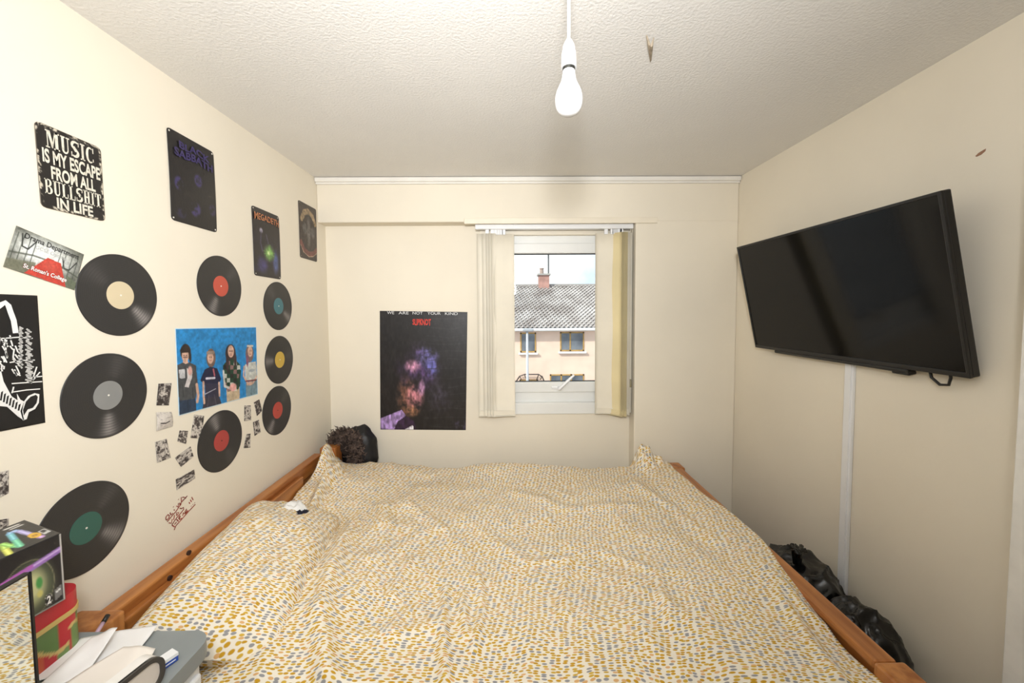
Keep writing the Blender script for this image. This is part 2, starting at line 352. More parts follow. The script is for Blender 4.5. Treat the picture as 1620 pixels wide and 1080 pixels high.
# vertical blind
bl = thing('vertical_blind', ((WX0 + WX1) / 2, YB + .06, .87), 'cream fabric vertical blind drawn open to both sides of the window', 'blind')
MB().rbox((-.19, YB + .025, 2.008), (.757, YB + .068, 2.044), .004).build('head_rail', M_WHITE, bl)
for x in (.05, .6): MB().rbox((x - .012, YB + .02, 2.03), (x + .012, YB + .07, 2.046), .002).build('bracket', M_WHITE, bl)
ybl = YB + .046
def slat(x, ang, m, sag=0.0):
    w = .127; c, s_ = math.cos(R(ang)), math.sin(R(ang)); V = []; n = 6; nz = 10
    for j in range(nz + 1):
        z = 1.985 - (1.985 - .872 - sag) * j / nz
        for i in range(n + 1):
            tt = (i / n - .5) * w; b = .004 * math.sin(i / n * math.pi) + .0015 * math.sin(j * 1.3 + x * 40)
            V.append(Vector((x + tt * c - b * s_, ybl + tt * s_ + b * c, z)))
    k = len(V); V2 = V + [v + Vector((-s_, c, 0)) * .0012 for v in V]
    Fc = [(j * (n + 1) + i, j * (n + 1) + i + 1, (j + 1) * (n + 1) + i + 1, (j + 1) * (n + 1) + i) for j in range(nz) for i in range(n)]
    Fc += [tuple(k + q for q in f[::-1]) for f in Fc]
    ed = [i for i in range(n + 1)] + [j * (n + 1) + n for j in range(1, nz + 1)] + [nz * (n + 1) + i for i in range(n - 1, -1, -1)] + [j * (n + 1) for j in range(nz - 1, 0, -1)]
    Fc += [(ed[i], ed[(i + 1) % len(ed)], k + ed[(i + 1) % len(ed)], k + ed[i]) for i in range(len(ed))]
    o = mesh_obj('slat', V2, Fc, m, bl, True)
    hk = MB().rbox((x - .008 * c - .003, ybl - .006, 1.978), (x + .008 * c + .003, ybl + .006, 2.01), .002).build('hook', M_WHITE, o)
    bw = MB(); bw.rbox((-.055, -.002, .0), (.055, .004, .03), .001, T=Matrix.Translation((x, ybl, .880 + sag)) @ Matrix.Rotation(R(ang), 4, 'Z')); bw.build('bottom_weight', m, o)
for x, a, m, sg in ((-.119, 4, M_SLAT, 0), (-.088, 7, M_SLAT, .004), (-.066, 10, M_SLAT, 0), (-.050, 12, M_SLAT, .003), (-.034, 12, M_SLAT, 0), (-.020, 8, M_SLAT, 0)):
    slat(x, a, m, sg)
for x, a, m, sg in ((.597, -3, M_SLAT, .01), (.632, -40, M_SLATY, .004), (.643, -39, M_SLATY, 0), (.655, -40, M_SLATY, .006), (.667, -38, M_SLATY, 0), (.682, -30, M_SLAT, .008), (.690, -14, M_SLAT, .02)):
    slat(x, a, m, sg)
ch = MB().tube([(.742, ybl - .012, 2.01), (.742, ybl - .012, 1.10)], .0016, 5).tube([(.752, ybl - .012, 2.01), (.752, ybl - .012, 1.10)], .0016, 5); ch.build('control_cord', M_TRIM, bl)
autosmooth(MB().lathe([(.002, .05), (.006, .045), (.009, .01), (.007, 0)], (.747, ybl - .012, 1.05), 10).build('cord_weight', mat('brass_weight', (150, 140, 110), .4), bl))

# ------------------------------------------------------------------ bed
BY0, BY1 = .93, 2.235
bed = thing('bed', (-.05, 1.6, 0), 'orange pine double bed frame with low head and foot boards', 'bed')
hb = MB().rbox((-1.098, BY0 + .06, .655), (-1.052, BY1 - .06, .728), .006).build('headboard_rail', M_WY, bed)
MB().rbox((-1.090, BY0 + .06, .30), (-1.060, BY1 - .06, .66), .004).build('headboard_panel', M_WY, bed)
MB().rbox((-1.054, BY0 + .07, .52), (-1.030, 1.93, .700), .005).build('headboard_board', M_WY, bed)
dk = mat('dark_bolt_hole', (52, 26, 14), .7)
for px, py in ((270, 914), (268, 941), (300, 874)):
    p = at(px, py, 0, -1.029); MB().lathe([(.0075, -.004), (.0075, .0012), (.005, .0014)], (-1.030, p.y, p.z), 14, T=Matrix.Rotation(R(90), 3, 'Y')).build('bolt_hole', dk, bed)
for y in (BY0, BY1):
    MB().rbox((-1.100 if y < 1.5 else -1.075, y - .045, 0), (-.985, y + .045, .765 if y < 1.5 else .752), .008, 3).build('head_post', M_WZ, bed)
    yf = y - (.022 if y < 1.5 else 0); MB().rbox((.935, yf - .045, 0), (1.018, yf + .045, .612), .010, 3).build('foot_post', M_WZ, bed)
    MB().rbox((-1.0, y - .014, .22), (.94, y + .014, .38), .005).build('side_rail', M_WX, bed)
MB().rbox((.945, BY0 + .02, .36), (.988, BY1 - .04, .60), .006).build('footboard_panel', M_WY, bed)
MB().rbox((.938, BY0 + .02, .585), (1.0, BY1 - .04, .612), .008).build('footboard_rail', M_WY, bed)
for i in range(9):
    y = BY0 + .1 + i * .14; MB().rbox((-1.03, y - .035, .25), (.94, y + .035, .27), .002).build('slat', M_WX, bed)
mt = tag(MB().rbox((-1.025, BY0 + .02, .272), (.93, BY1 - .02, .50), .05, 4).build('mattress', M_SHEET, smooth=True), 'white mattress lying in the pine bed under the duvet', 'mattress')

# duvet: a cloth surface with folds, hanging over the near and far sides
def seg_d(x, y, P):
    d = 9.0
    for (a, b), (c, e) in zip(P[:-1], P[1:]):
        L = (c - a) ** 2 + (e - b) ** 2 + 1e-9; t_ = min(1, max(0, ((x - a) * (c - a) + (y - b) * (e - b)) / L))
        d = min(d, math.hypot(x - a - t_ * (c - a), y - b - t_ * (e - b)))
    return d
CREASES = []
for pts, amp, w in (
    ([(536, 762), (512, 784), (492, 815), (484, 855), (474, 930)], .055, .024), ([(606, 800), (608, 866), (590, 885)], .020, .035),
    ([(705, 925), (700, 1000), (705, 1075)], .016, .016), ([(758, 905), (762, 960), (750, 1020)], .014, .016), ([(730, 930), (737, 1000)], .010, .012),
    ([(895, 880), (893, 965)], .012, .018), ([(560, 830), (530, 900), (505, 990), (520, 1070)], .025, .03),
    ([(670, 762), (640, 792), (700, 830)], .010, .03), ([(1140, 820), (1200, 885), (1290, 968)], .016, .022), ([(1000, 762), (1060, 795), (1130, 850)], .014, .03),
    ([(620, 1000), (680, 985)], .012, .03), ([(1210, 900), (1250, 960), (1330, 1060)], .012, .02), ([(820, 775), (900, 800), (1000, 795)], .014, .035),
    ([(950, 860), (1040, 900), (1060, 980)], .010, .02), ([(650, 880), (620, 940)], .012, .02), ([(790, 850), (830, 880), (900, 875)], .010, .02)):
    CREASES.append(([tuple(at(px, py, 2, .62)[:2]) for px, py in pts], amp, w))
def duvet_h(x, y):
    z = .600 + .022 * mnoise.noise((x * 2.1, y * 2.3, 3.1)) + .010 * mnoise.noise((x * 5 + 9, y * 5.5, 1.7))
    z += .010 * (1 - abs(mnoise.noise((x * 6.5 + 4, y * 4.2, 8.3)))) ** 3 + .003 * mnoise.noise((x * 17, y * 15, 2.2))
    z += .135 * math.exp(-((x + 1.025) / (.042 if x > -1.025 else .1)) ** 2 - ((y - 2.165) / .10) ** 2) + .07 * math.exp(-((x + .95) / .24) ** 2 - ((y - 2.0) / .28) ** 2)
    z += .03 * math.exp(-((x - .02) / .25) ** 2 - ((y - 2.22) / .12) ** 2) + .02 * math.exp(-((x + .62) / .15) ** 2 - ((y - 2.2) / .12) ** 2)
    z += .05 * math.exp(-((x + .62) / .16) ** 2 - ((y - 1.2) / .40) ** 2)
    for P, a, w in CREASES:
        d = seg_d(x, y, P)
        if d < 3 * w: z += a * math.exp(-(d / w) ** 2)
    lump = max(math.exp(-((x - .792) / .060) ** 4 - ((y - 2.24) / .08) ** 2), .62 * math.exp(-((x - .862) / .045) ** 4 - ((y - 2.24) / .07) ** 2))
    z += lump * (.095 + .05 * mnoise.noise((x * 26, y * 18, 5.0)) + .03 * (1 - abs(mnoise.noise((x * 22, y * 34, 1.0)))) ** 2)
    # edges
    k_ = min(1, max(0, (y - 1.08) / .30)); k_ = k_ * k_ * (3 - 2 * k_); ex = min(1, max(0, (x - .80) / .12)); z -= .012 * ex ** 2 * (1 - k_)
    kx = min(1, max(0, (x - .74) / .16)); kx = kx * kx * (3 - 2 * kx) * k_; z = z * (1 - kx) + max(z, .632) * kx
    return z
NX, NY = 330, 250
def edge_y(s):                                       # s: arc length along the cloth from the near hem -> (y, drop)
    a, b = .895, 2.262; h0, h1 = .30, .20
    if s < h0: return a - .006, h0 - s
    if s > h0 + (b - a): return b + .012, s - h0 - (b - a)
    return a + s - h0, 0.0
V = []; UV = []; stot = .30 + (2.262 - .895) + .20
xa, xb = -1.022, .932
for j in range(NY):
    s_ = stot * j / (NY - 1)
    y, drop = edge_y(s_)
    for i in range(NX):
        xe = xb + .050 * math.exp(-((min(max(y, .93), 2.262) - 1.55) / .24) ** 2) + .004 * math.sin(y * 23); x = xa + (xe - xa) * i / (NX - 1)
        # rounded shoulder
        yy = min(max(y, .895), 2.262); z = duvet_h(x, yy)
        dn = (y - .895) if drop == 0 else -1; df = (2.262 - y) if drop == 0 else -1
        if drop == 0:
            for q in (dn, df):
                if q < .03: z -= .02 * (1 - q / .03) ** 2
        else: z -= .02 + drop
        yo = y + ((.012 if x > -.6 else .002) * math.sin(x * 14) * min(1, drop * 8) if (drop and y < 1) else 0)
        if drop and y < 1: yo -= .004 + .006 * min(1, drop * 4)
        V.append((x, yo, max(z, .2))); UV.append((x, s_))
Fc = [(j * NX + i, j * NX + i + 1, (j + 1) * NX + i + 1, (j + 1) * NX + i) for j in range(NY - 1) for i in range(NX - 1)]
dv = tag(mesh_obj('duvet', V, Fc, M_FAB, None, True, uv=UV), 'rumpled cream duvet printed with ochre and grey drops on the pine bed', 'duvet')
so = dv.modifiers.new('thickness', 'SOLIDIFY'); so.thickness = .012; so.offset = -1

def cushion(name, c, sx, sy, sz, rot, m, nx=44, ny=44, seed=1.0, flat=.35, parent=None, uvs=1.0, uvo=(0, 0)):
    V = []; UV = []; T = Matrix.Translation(c) @ rot
    for side in (1, -1):
        for j in range(ny + 1):
            for i in range(nx + 1):
                u, v = i / nx * 2 - 1, j / ny * 2 - 1
                e = max(0, (1 - abs(u) ** 3.2)) ** .5 * max(0, (1 - abs(v) ** 3.2)) ** .5
                z = side * sz * e * (1 if side > 0 else flat)
                z += side * e * (.012 * mnoise.noise((u * 2.2 + seed, v * 2.2, seed)) + .010 * (1 - abs(mnoise.noise((u * 3 + seed, v * 4, seed + 3)))) ** 3)
                pin = 1 - .06 * (abs(u) * abs(v)) + .0
                V.append(T @ Vector((u * sx * (1 - .05 * (1 - abs(v) ** 2) * abs(u) ** 4) * pin, v * sy * pin, z))); UV.append((u * sx * uvs + uvo[0], v * sy * uvs + uvo[1]))
    n = (nx + 1); k = n * (ny + 1)
    Fc = [(j * n + i, j * n + i + 1, (j + 1) * n + i + 1, (j + 1) * n + i) for j in range(ny) for i in range(nx)]
    Fc += [tuple(k + q for q in f[::-1]) for f in Fc]
    return mesh_obj(name, V, Fc, m, parent, True, uv=UV)
rp_ = Matrix.Rotation(R(10), 4, 'Z') @ Matrix.Rotation(R(17), 4, 'Y')
pl = tag(cushion('pillow', (-.845, 1.30, .660), .20, .37, .090, rp_, M_FAB, seed=2.0, flat=.9), 'plump pillow in a drop printed pillowcase leaning on the headboard', 'pillow')
# white and navy garment tucked between pillow and duvet
gw, gn = at(464, 810, 2, .715), at(476, 822, 2, .700)
g = thing('folded_garment', (gw.x, gw.y, .66), 'crumpled white and navy garment poking out between pillow and duvet', 'garment')
cushion('white_cloth', gw, .052, .040, .030, Matrix.Rotation(R(-35), 4, 'Z'), M_SHEET, 16, 16, 5.0, parent=g)
cushion('navy_cloth', gn, .036, .036, .028, Matrix.Rotation(R(-25), 4, 'Z'), mat('navy_cotton', (26, 28, 48), .9, var=.2), 16, 16, 7.0, parent=g)

# ------------------------------------------------------------------ hooded coat behind the head post
ct = thing('hooded_coat', (-.90, 2.34, .0), 'black padded coat with a brown fur trimmed hood hung in the far corner', 'coat')
def blob(c, r, seed, amp, sc, n=3, sq=None):
    bm = bmesh.new(); bmesh.ops.create_icosphere(bm, subdivisions=n, radius=1); V = []
    for v in bm.verts:
        d = v.co.normalized(); k = 1 + amp * mnoise.noise(d * sc + Vector((seed, 0, 0))) + amp * .5 * (1 - abs(mnoise.noise(d * sc * 2 + Vector((0, seed, 0))))) ** 2
        p = Vector((d.x * r[0], d.y * r[1], d.z * r[2])) * k
        V.append(Vector(c) + p)
    bm.verts.index_update(); Fc = [tuple(v.index for v in f.verts) for f in bm.faces]; bm.free(); return V, Fc
M_COAT = mat('black_padded_nylon', (17, 17, 20), .5, var=.2, bump=.4, bscale=18, bdist=.01)
cc = at(566, 720, 1, 2.33)
V, Fc = blob((cc.x + .005, 2.350, .66), (.105, .066, .160), 1.2, .14, 2.6, 4); mesh_obj('hood', V, Fc, M_COAT, ct, True)
V, Fc = blob((cc.x + .005, 2.355, .40), (.105, .058, .36), 4.0, .12, 2.2, 4); mesh_obj('coat_body', V, Fc, M_COAT, ct, True)
fur = MB(); rnd = random.Random(3)
arc = [at(px, py, 1, 2.262) for px, py in ((532, 703), (529, 695), (535, 688), (545, 684), (556, 689), (563, 699), (566, 712), (563, 724), (558, 734))]
for k in range(2600):
    t_ = rnd.random() * (len(arc) - 1.001); i = int(t_); p = arc[i].lerp(arc[i + 1], t_ - i)
    thick_ = .038
    p = p + Vector((rnd.gauss(0, .45), rnd.gauss(0, .4), rnd.gauss(0, .45))) * thick_
    d = Vector((rnd.gauss(0, 1), rnd.gauss(-.3, .8), rnd.gauss(0, 1))).normalized(); q = d.orthogonal().normalized() * .0026
    e = p + d * rnd.uniform(.014, .028); mid = p.lerp(e, .5) + Vector((0, 0, -.002))
    fur.add([p - q, p + q, mid + q, mid - q, e], [(0, 1, 2, 3), (3, 2, 4)])
fo = fur.build('fur_trim', mat('brown_faux_fur', (104, 86, 76), .9, var=.4, vscale=40, col2=(44, 35, 30)), ct); fo['kind'] = 'stuff'
V, Fc = blob(at(550, 702, 1, 2.285), (.06, .03, .06), 6, .3, 4, 3); mesh_obj('fur_backing', V, Fc, mat('fur_backing', (52, 40, 34), .95, var=.3, vscale=50), ct, True)

# ------------------------------------------------------------------ bin bags
def bag(name, c, r, seed, label, neck=None, ylo=-9, yhi=9):
    b = thing(name, (c[0], c[1], 0), label, 'bin bag', 'bin bags beside the bed')
    bm = bmesh.new(); bmesh.ops.create_icosphere(bm, subdivisions=6, radius=1); V = []
    for v in bm.verts:
        d = v.co.normalized()
        rid = 1 - abs(mnoise.noise(Vector((d.x * 1.6, d.y * 2.6, d.z * 1.6)) + Vector((seed, 1, 2)))); rid2 = 1 - abs(mnoise.noise(Vector((d.x * 3.2, d.y * 5.5, d.z * 3)) + Vector((3, seed, 2)))); rid3 = 1 - abs(mnoise.noise(d * 11 + Vector((3, 2, seed))))
        k = .86 + .09 * rid ** 3 + .05 * rid2 ** 4 + .008 * rid3 ** 3 + .10 * mnoise.noise(d * 1.3 + Vector((seed, seed, 0)))
        p = Vector((d.x * r[0], d.y * r[1], d.z * r[2])) * k + Vector(c)
        p.x = min(max(p.x, 1.012), XR - .006 - (.019 if abs(p.y - y0) < .05 else 0)); p.z = max(p.z, .003); p.y = min(max(p.y, ylo), yhi); V.append(p)
    bm.verts.index_update(); Fc = [tuple(v.index for v in f.verts) for f in bm.faces]; bm.free()
    mesh_obj('bag_body', V, Fc, M_BAG, b, True)
    if neck:
        kn = MB(); a = Vector(neck)
        for q in range(7):
            w = rnd.uniform(-1, 1); kn.tube([a + Vector((0, 0, -.05)), a + Vector((.01 * w, .012 * math.cos(q), 0)), a + Vector((.035 * math.sin(q * 2),   .03 * math.cos(q * 1.7), .004 + .008 * rnd.random()))], [.016, .008, .009], 6)
        kn.build('gathered_neck', M_BAG, b, True)
bag('bin_bag', (1.185, 1.54, .24), (.20, .23, .29), 3.3, 'shiny black bin bag on the floor nearest the far wall', at(1262, 872, 0, 1.16), 1.398)
bag('bin_bag', (1.20, 1.29, .22), (.17, .15, .29), 8.1, 'shiny black bin bag nearest the camera between bed foot and wall', None, -9, 1.394)

# ------------------------------------------------------------------ television
XT, XBt, YT0, YT1, ZT, ZB_ = 1.213, 1.326, 1.092, 2.062, 1.848, 1.318
tb = Vector((XBt, 0, ZB_)); tt_ = Vector((XT, 0, ZT)); upv = (tt_ - tb).normalized(); hgt = (tt_ - tb).length; nrm_tv = Vector((-upv.z, 0, upv.x)).normalized()
Ttv = Matrix(((0, upv.x, nrm_tv.x, XBt), (-1, 0, 0, YT1), (0, upv.z, nrm_tv.z, ZB_), (0, 0, 0, 1)))     # local x: towards camera, y: up the screen, z: out
LT = YT1 - YT0
tv = thing('television', (XR, (YT0 + YT1) / 2, ZB_), 'large black flat screen television tilted forward on the right wall', 'television')
MB().rbox((0, 0, -.028), (LT, hgt, -.003), .004, T=Ttv).build('housing', M_BLACK, tv)
bz = MB().rbox((0, 0, -.006), (LT, .016, .004), .002, T=Ttv).rbox((0, hgt - .010, -.006), (LT, hgt, .004), .002, T=Ttv)
bz.rbox((0, .012, -.006), (.010, hgt - .006, .004), .002, T=Ttv).rbox((LT - .010, .012, -.006), (LT, hgt - .006, .004), .002, T=Ttv); bz.build('bezel', M_BLACK, tv)
MB().box((.008, .014, -.004), (LT - .008, hgt - .008, .0005), T=Ttv).build('screen', M_SCREEN, tv)
MB().rbox((.14, .10, -.052), (LT - .14, .40, -.026), .012, T=Ttv).build('back_cover', M_BLACK, tv)
lb = MB().rbox((.14, -.016, -.03), (.79, -.001, .0), .004, T=Ttv).rbox((.73, -.024, -.03), (.79, -.012, -.002), .004, T=Ttv); lb.build('lower_bar', M_BLACK, tv)
MB().rbox((.40, .30, -.094), (.57, .42, -.05), .004, T=Ttv).build('wall_bracket', mat('black_steel', (30, 30, 30), .5, .6), tv)
cb = MB().tube([Ttv @ Vector(p) for p in ((.84, .02, -.02), (.85, -.02, -.012), (.875, -.038, -.008), (.90, -.034, -.008), (.905, -.012, -.012), (.90, .02, -.02))], .0042, 8); cb.build('cable_loop', M_BLACK, tv, True)

# ------------------------------------------------------------------ pendant lamp
lx, ly = .138, .88
pd = thing('pendant_lamp', (lx, ly, 1.95), 'bare white light bulb hanging on a white flex from the ceiling', 'lamp')
autosmooth(MB().lathe([(.002, 2.262), (.03, 2.263), (.04, 2.28), (.042, 2.299)], (lx, ly, 0), 28).build('ceiling_rose', M_WHITE, pd))
MB().tube([(lx, ly, 2.27), (lx, ly, 2.105)], .0034, 10).build('flex', M_WHITE, pd, True)
autosmooth(MB().lathe([(.0045, 2.112), (.0095, 2.104), (.0135, 2.094), (.0145, 2.085), (.0150, 2.0845), (.0150, 2.082), (.0158, 2.0815), (.0168, 2.055), (.0168, 2.050)], (lx, ly, 0), 28).build('holder', M_WHITE, pd))
autosmooth(MB().lathe([(.0140, 2.052), (.0140, 2.047), (.0135, 2.044)], (lx, ly, 0), 28).build('bulb_cap', mat('dark_steel', (70, 70, 66), .3, .8), pd))
bp_ = [(.0125, 2.048), (.0135, 2.042), (.0150, 2.030), (.0175, 2.020), (.0225, 2.010), (.0270, 2.000), (.0295, 1.990), (.0302, 1.982), (.0295, 1.972), (.0268, 1.963), (.0220, 1.956), (.0150, 1.9515), (.0070, 1.9495), (.0005, 1.949)]
MB().lathe(bp_, (lx, ly, 0), 32).build('bulb', mat('opal_bulb_glass', (246, 246, 248), .2, spec=.5), pd, True)

# ------------------------------------------------------------------ things on the left wall
NL = Vector((1, 0, 0))
def LW(px, py): return at(px, py, 0, XL)
def quad(*p): return [LW(*q) for q in p]
def uvfun(Q, f):
    """zoom coordinates -> u,v of the sheet Q (f maps them to pixels of the photograph)"""
    eu = Q[1] - Q[0]; ev = Q[3] - Q[0]; a, b, c = eu.dot(eu), eu.dot(ev), ev.dot(ev); D = a * c - b * b
    def g(p):
        d = LW(*f(p)) - Q[0]; x, y = d.dot(eu), d.dot(ev); return ((x * c - y * b) / D, (y * a - x * b) / D)
    return g
def wall_strokes(name, lines, m, parent=None, x=XL + .0006, w=.003, X=None, thick=.0006):
    """marker or ink lines as thin flat ribbons in the wall's plane (3-D points already on it)"""
    mb = MB()
    for pts in lines:
        P = [Vector(p) for p in pts]; L = []; Rr = []
        for i, p in enumerate(P):
            d = (P[min(i + 1, len(P) - 1)] - P[max(i - 1, 0)]); d.x = 0
            d = d.normalized() if d.length else Vector((0, 1, 0)); q = Vector((0, -d.z, d.y)) * w / 2; L.append(p + q); Rr.append(p - q)
        V = [Vector((x + thick, p.y, p.z)) for p in L + Rr]; n = len(P)
        V += [Vector((x, p.y, p.z)) for p in L + Rr]; k = 2 * n
        mb.add(V, [(i, i + 1, n + i + 1, n + i) for i in range(n - 1)] + [(i, i + 1, k + i + 1, k + i) for i in range(n - 1)] + [(n + i, n + i + 1, k + n + i + 1, k + n + i) for i in range(n - 1)])
    return mb.build(name, m, parent)

# printed record decals
def record(px, py, lab, hi, label, hole=(235, 230, 220)):
    c = LW(px, py); r = .1158; o = thing('record_decal', (XL, c.y, c.z - r), label, 'wall decal', 'record decals on the left wall')
    NA, rings = 120, [0, .034, .042, .05] + [.05 + (r - .05) * k / 26 for k in range(1, 27)]
    V = [Vector((XL + .0022, c.y, c.z))]; C = [(40, 38, 37)]
    for q, rr in enumerate(rings[1:]):
        for k in range(NA):
            a = 2 * math.pi * k / NA; V.append(Vector((XL + .0022, c.y + rr * math.cos(a), c.z + rr * math.sin(a))))
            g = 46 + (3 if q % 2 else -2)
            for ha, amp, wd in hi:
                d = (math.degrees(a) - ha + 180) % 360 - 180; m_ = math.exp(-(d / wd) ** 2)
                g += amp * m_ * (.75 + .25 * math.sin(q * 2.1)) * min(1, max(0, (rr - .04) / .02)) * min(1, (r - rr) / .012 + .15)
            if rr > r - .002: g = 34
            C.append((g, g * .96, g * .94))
    n = len(rings) - 1
    Fc = [(0, 1 + k, 1 + (k + 1) % NA) for k in range(NA)] + [(1 + q * NA + k, 1 + (q + 1) * NA + k, 1 + (q + 1) * NA + (k + 1) % NA, 1 + q * NA + (k + 1) % NA) for q in range(n - 1) for k in range(NA)]
    b0 = len(V); V += [Vector((XL + .0004, v.y, v.z)) for v in V[1 + (n - 1) * NA:1 + n * NA]]; C += [(30, 29, 28)] * NA
    Fc += [(1 + (n - 1) * NA + k, b0 + k, b0 + (k + 1) % NA, 1 + (n - 1) * NA + (k + 1) % NA) for k in range(NA)]
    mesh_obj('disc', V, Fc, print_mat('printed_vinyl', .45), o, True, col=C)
    Tx = Matrix.Rotation(R(90), 3, 'Y')
    MB().lathe([(.0395, 0), (.0395, .0006), (.0385, .0008)], (XL + .0023, c.y, c.z), 48, T=Tx).build('record_label', mat('label_%d_%d_%d' % lab, lab, .5, var=.04), o)
    MB().lathe([(.0026, 0), (.0026, .0005)], (XL + .0031, c.y, c.z), 12, T=Tx).build('spindle_hole', mat('hole_%d' % hole[0], hole, .6), o)
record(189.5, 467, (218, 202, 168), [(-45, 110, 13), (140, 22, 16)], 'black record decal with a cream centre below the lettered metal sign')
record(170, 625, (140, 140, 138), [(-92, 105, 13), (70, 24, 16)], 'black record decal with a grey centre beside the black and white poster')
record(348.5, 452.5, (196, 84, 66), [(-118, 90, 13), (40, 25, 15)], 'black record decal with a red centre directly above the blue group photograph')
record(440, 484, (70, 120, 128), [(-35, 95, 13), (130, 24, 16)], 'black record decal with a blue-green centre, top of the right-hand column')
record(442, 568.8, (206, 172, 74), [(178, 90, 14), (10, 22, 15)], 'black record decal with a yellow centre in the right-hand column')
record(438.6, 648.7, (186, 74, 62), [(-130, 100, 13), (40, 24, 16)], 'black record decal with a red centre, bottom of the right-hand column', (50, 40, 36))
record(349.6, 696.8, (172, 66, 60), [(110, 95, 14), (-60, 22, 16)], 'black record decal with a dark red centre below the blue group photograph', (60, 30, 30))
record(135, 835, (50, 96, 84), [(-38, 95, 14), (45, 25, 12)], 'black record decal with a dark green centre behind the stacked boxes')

# slab lettering for the metal sign
def slab_text(txt):
    V = []; Fc = []; x = 0.0
    def quad_(p): k = len(V); V.extend(p); Fc.append(tuple(range(k, k + len(p))))
    def rc(a, b, c, d): quad_([(x + a * w, b), (x + c * w, b), (x + c * w, d), (x + a * w, d)])
    def arc(cx, cy, rx, ry, a0, a1, wf, n=14):
        k = len(V)
        for i in range(n + 1):
            t_ = i / n; a = R(a0 + (a1 - a0) * t_); ww = wf(t_); ca, sa = math.cos(a), math.sin(a)
            V.append((x + (cx + (rx) * ca) * w, cy + ry * sa)); V.append((x + (cx + (rx - ww) * ca) * w, cy + (ry - ww * .55) * sa))
        Fc.extend((k + 2 * i, k + 2 * i + 2, k + 2 * i + 3, k + 2 * i + 1) for i in range(n))
    sh = .08
    for ch_ in txt:
        w = {'I': .34, 'M': .92, 'L': .55, 'T': .6}.get(ch_, .62)
        if ch_ == 'I': rc(.26, 0, .74, 1); rc(0, 0, 1, sh); rc(0, 1 - sh, 1, 1)
        elif ch_ == 'H':
            for a in (.1, .62): rc(a, 0, a + .27, 1); rc(a - .1, 0, a + .37, sh); rc(a - .1, 1 - sh, a + .37, 1)
            rc(.3, .46, .7, .56)
        elif ch_ == 'L': rc(.14, 0, .46, 1); rc(0, 1 - sh, .62, 1); rc(0, 0, 1, sh); rc(.88, 0, 1, .32)
        elif ch_ == 'T': rc(.34, 0, .66, 1); rc(0, 1 - sh, 1, 1); rc(0, .7, .12, 1); rc(.88, .7, 1, 1); rc(.2, 0, .8, sh)
        elif ch_ == 'U':
            rc(.1, .25, .38, 1); rc(.74, .25, .86, 1); rc(0, 1 - sh, .5, 1); rc(.6, 1 - sh, 1, 1); arc(.48, .27, .38, .27, 180, 360, lambda t_: .28 - .16 * t_)
        elif ch_ == 'M':
            rc(.1, 0, .17, 1); rc(.68, 0, .9, 1); rc(0, 0, .28, sh); rc(.58, 0, 1, sh); rc(0, 1 - sh, .3, 1); rc(.68, 1 - sh, 1, 1)
            quad_([(x + .12 * w, 1), (x + .34 * w, 1), (x + .55 * w, .2), (x + .42 * w, .05)]); quad_([(x + .42 * w, .05), (x + .5 * w, .05), (x + .74 * w, 1), (x + .66 * w, 1)])
        elif ch_ == 'B':
            rc(.1, 0, .36, 1); rc(0, 0, .5, sh); rc(0, 1 - sh, .5, 1); rc(.3, .47, .5, .54)
            arc(.48, .755, .44, .245, -90, 90, lambda t_: .08 + .2 * math.sin(math.pi * t_)); arc(.48, .265, .52, .265, -90, 90, lambda t_: .08 + .22 * math.sin(math.pi * t_))
        elif ch_ == 'C':
            arc(.5, .5, .5, .5, 55, 305, lambda t_: .12 + .18 * math.sin(math.pi * t_), 22); rc(.84, .66, .96, .98); rc(.84, .12, .94, .3)
        elif ch_ == 'S':
            arc(.5, .74, .48, .26, 40, 262, lambda t_: .14 + .16 * math.sin(math.pi * t_), 16); arc(.5, .26, .48, .26, 220, 440, lambda t_: .14 + .18 * math.sin(math.pi * t_), 16)
            quad_([(x + .12 * w, .62), (x + .45 * w, .68), (x + .9 * w, .40), (x + .5 * w, .34)]); rc(.86, .7, .96, .97); rc(.04, .03, .14, .3)
        x += w + .075
    A = np.array(V); lo, hi_ = A.min(0), A.max(0); return (A - lo) / (hi_ - lo), Fc
_TX[('MUSIC', 'slab')] = slab_text('MUSIC'); _TX[('BULLSHIT', 'slab')] = slab_text('BULLSHIT')
M_INK = mat('sign_cream_ink', (232, 226, 208), .6, var=.12, vscale=90)
Q = quad((52.6, 189.3), (158, 234), (165.4, 350.6), (63.5, 326.7))
P = Paint(90, 110, .8, (30, 27, 26)); e_ = np.minimum(np.minimum(P.u, 1 - P.u) * .8, np.minimum(P.v, 1 - P.v))
P.blend(((fnoise(110, 90, 22, 26, 4) - .50) * 9) * np.clip(1.5 - e_ * 34, 0, 1), (206, 196, 176)); P.blend(np.clip((.008 - e_) * 150, 0, 1), (96, 84, 66))
def mount_holes(o, Q, uvs, col=(225, 220, 210)):
    for u, v in uvs:
        p = bil(Q, u, v); MB().lathe([(.0028, 0), (.0028, .0008)], (p.x + .0024, p.y, p.z), 10, T=Matrix.Rotation(R(90), 3, 'Y')).build('nail_head', mat('nail_%d' % col[0], col, .4), o)
sg = sheet('metal_sign', Q, P, M_PRINTG, NL, rnd=.012); tag(sg, 'black and cream distressed metal sign with five lines of bold lettering', 'sign')
letter(Q, NL, 'MUSIC', (.13, .055, .86, .265), M_INK, sg, bold='slab'); letter(Q, NL, 'IS MY ESCAPE', (.07, .285, .955, .455), M_INK, sg, bold=.03)
letter(Q, NL, 'FROM ALL', (.175, .475, .86, .635), M_INK, sg, bold=.03); letter(Q, NL, 'BULLSHIT', (.07, .645, .945, .825), M_INK, sg, bold='slab'); letter(Q, NL, 'IN LIFE', (.225, .84, .79, .975), M_INK, sg, bold=.03)

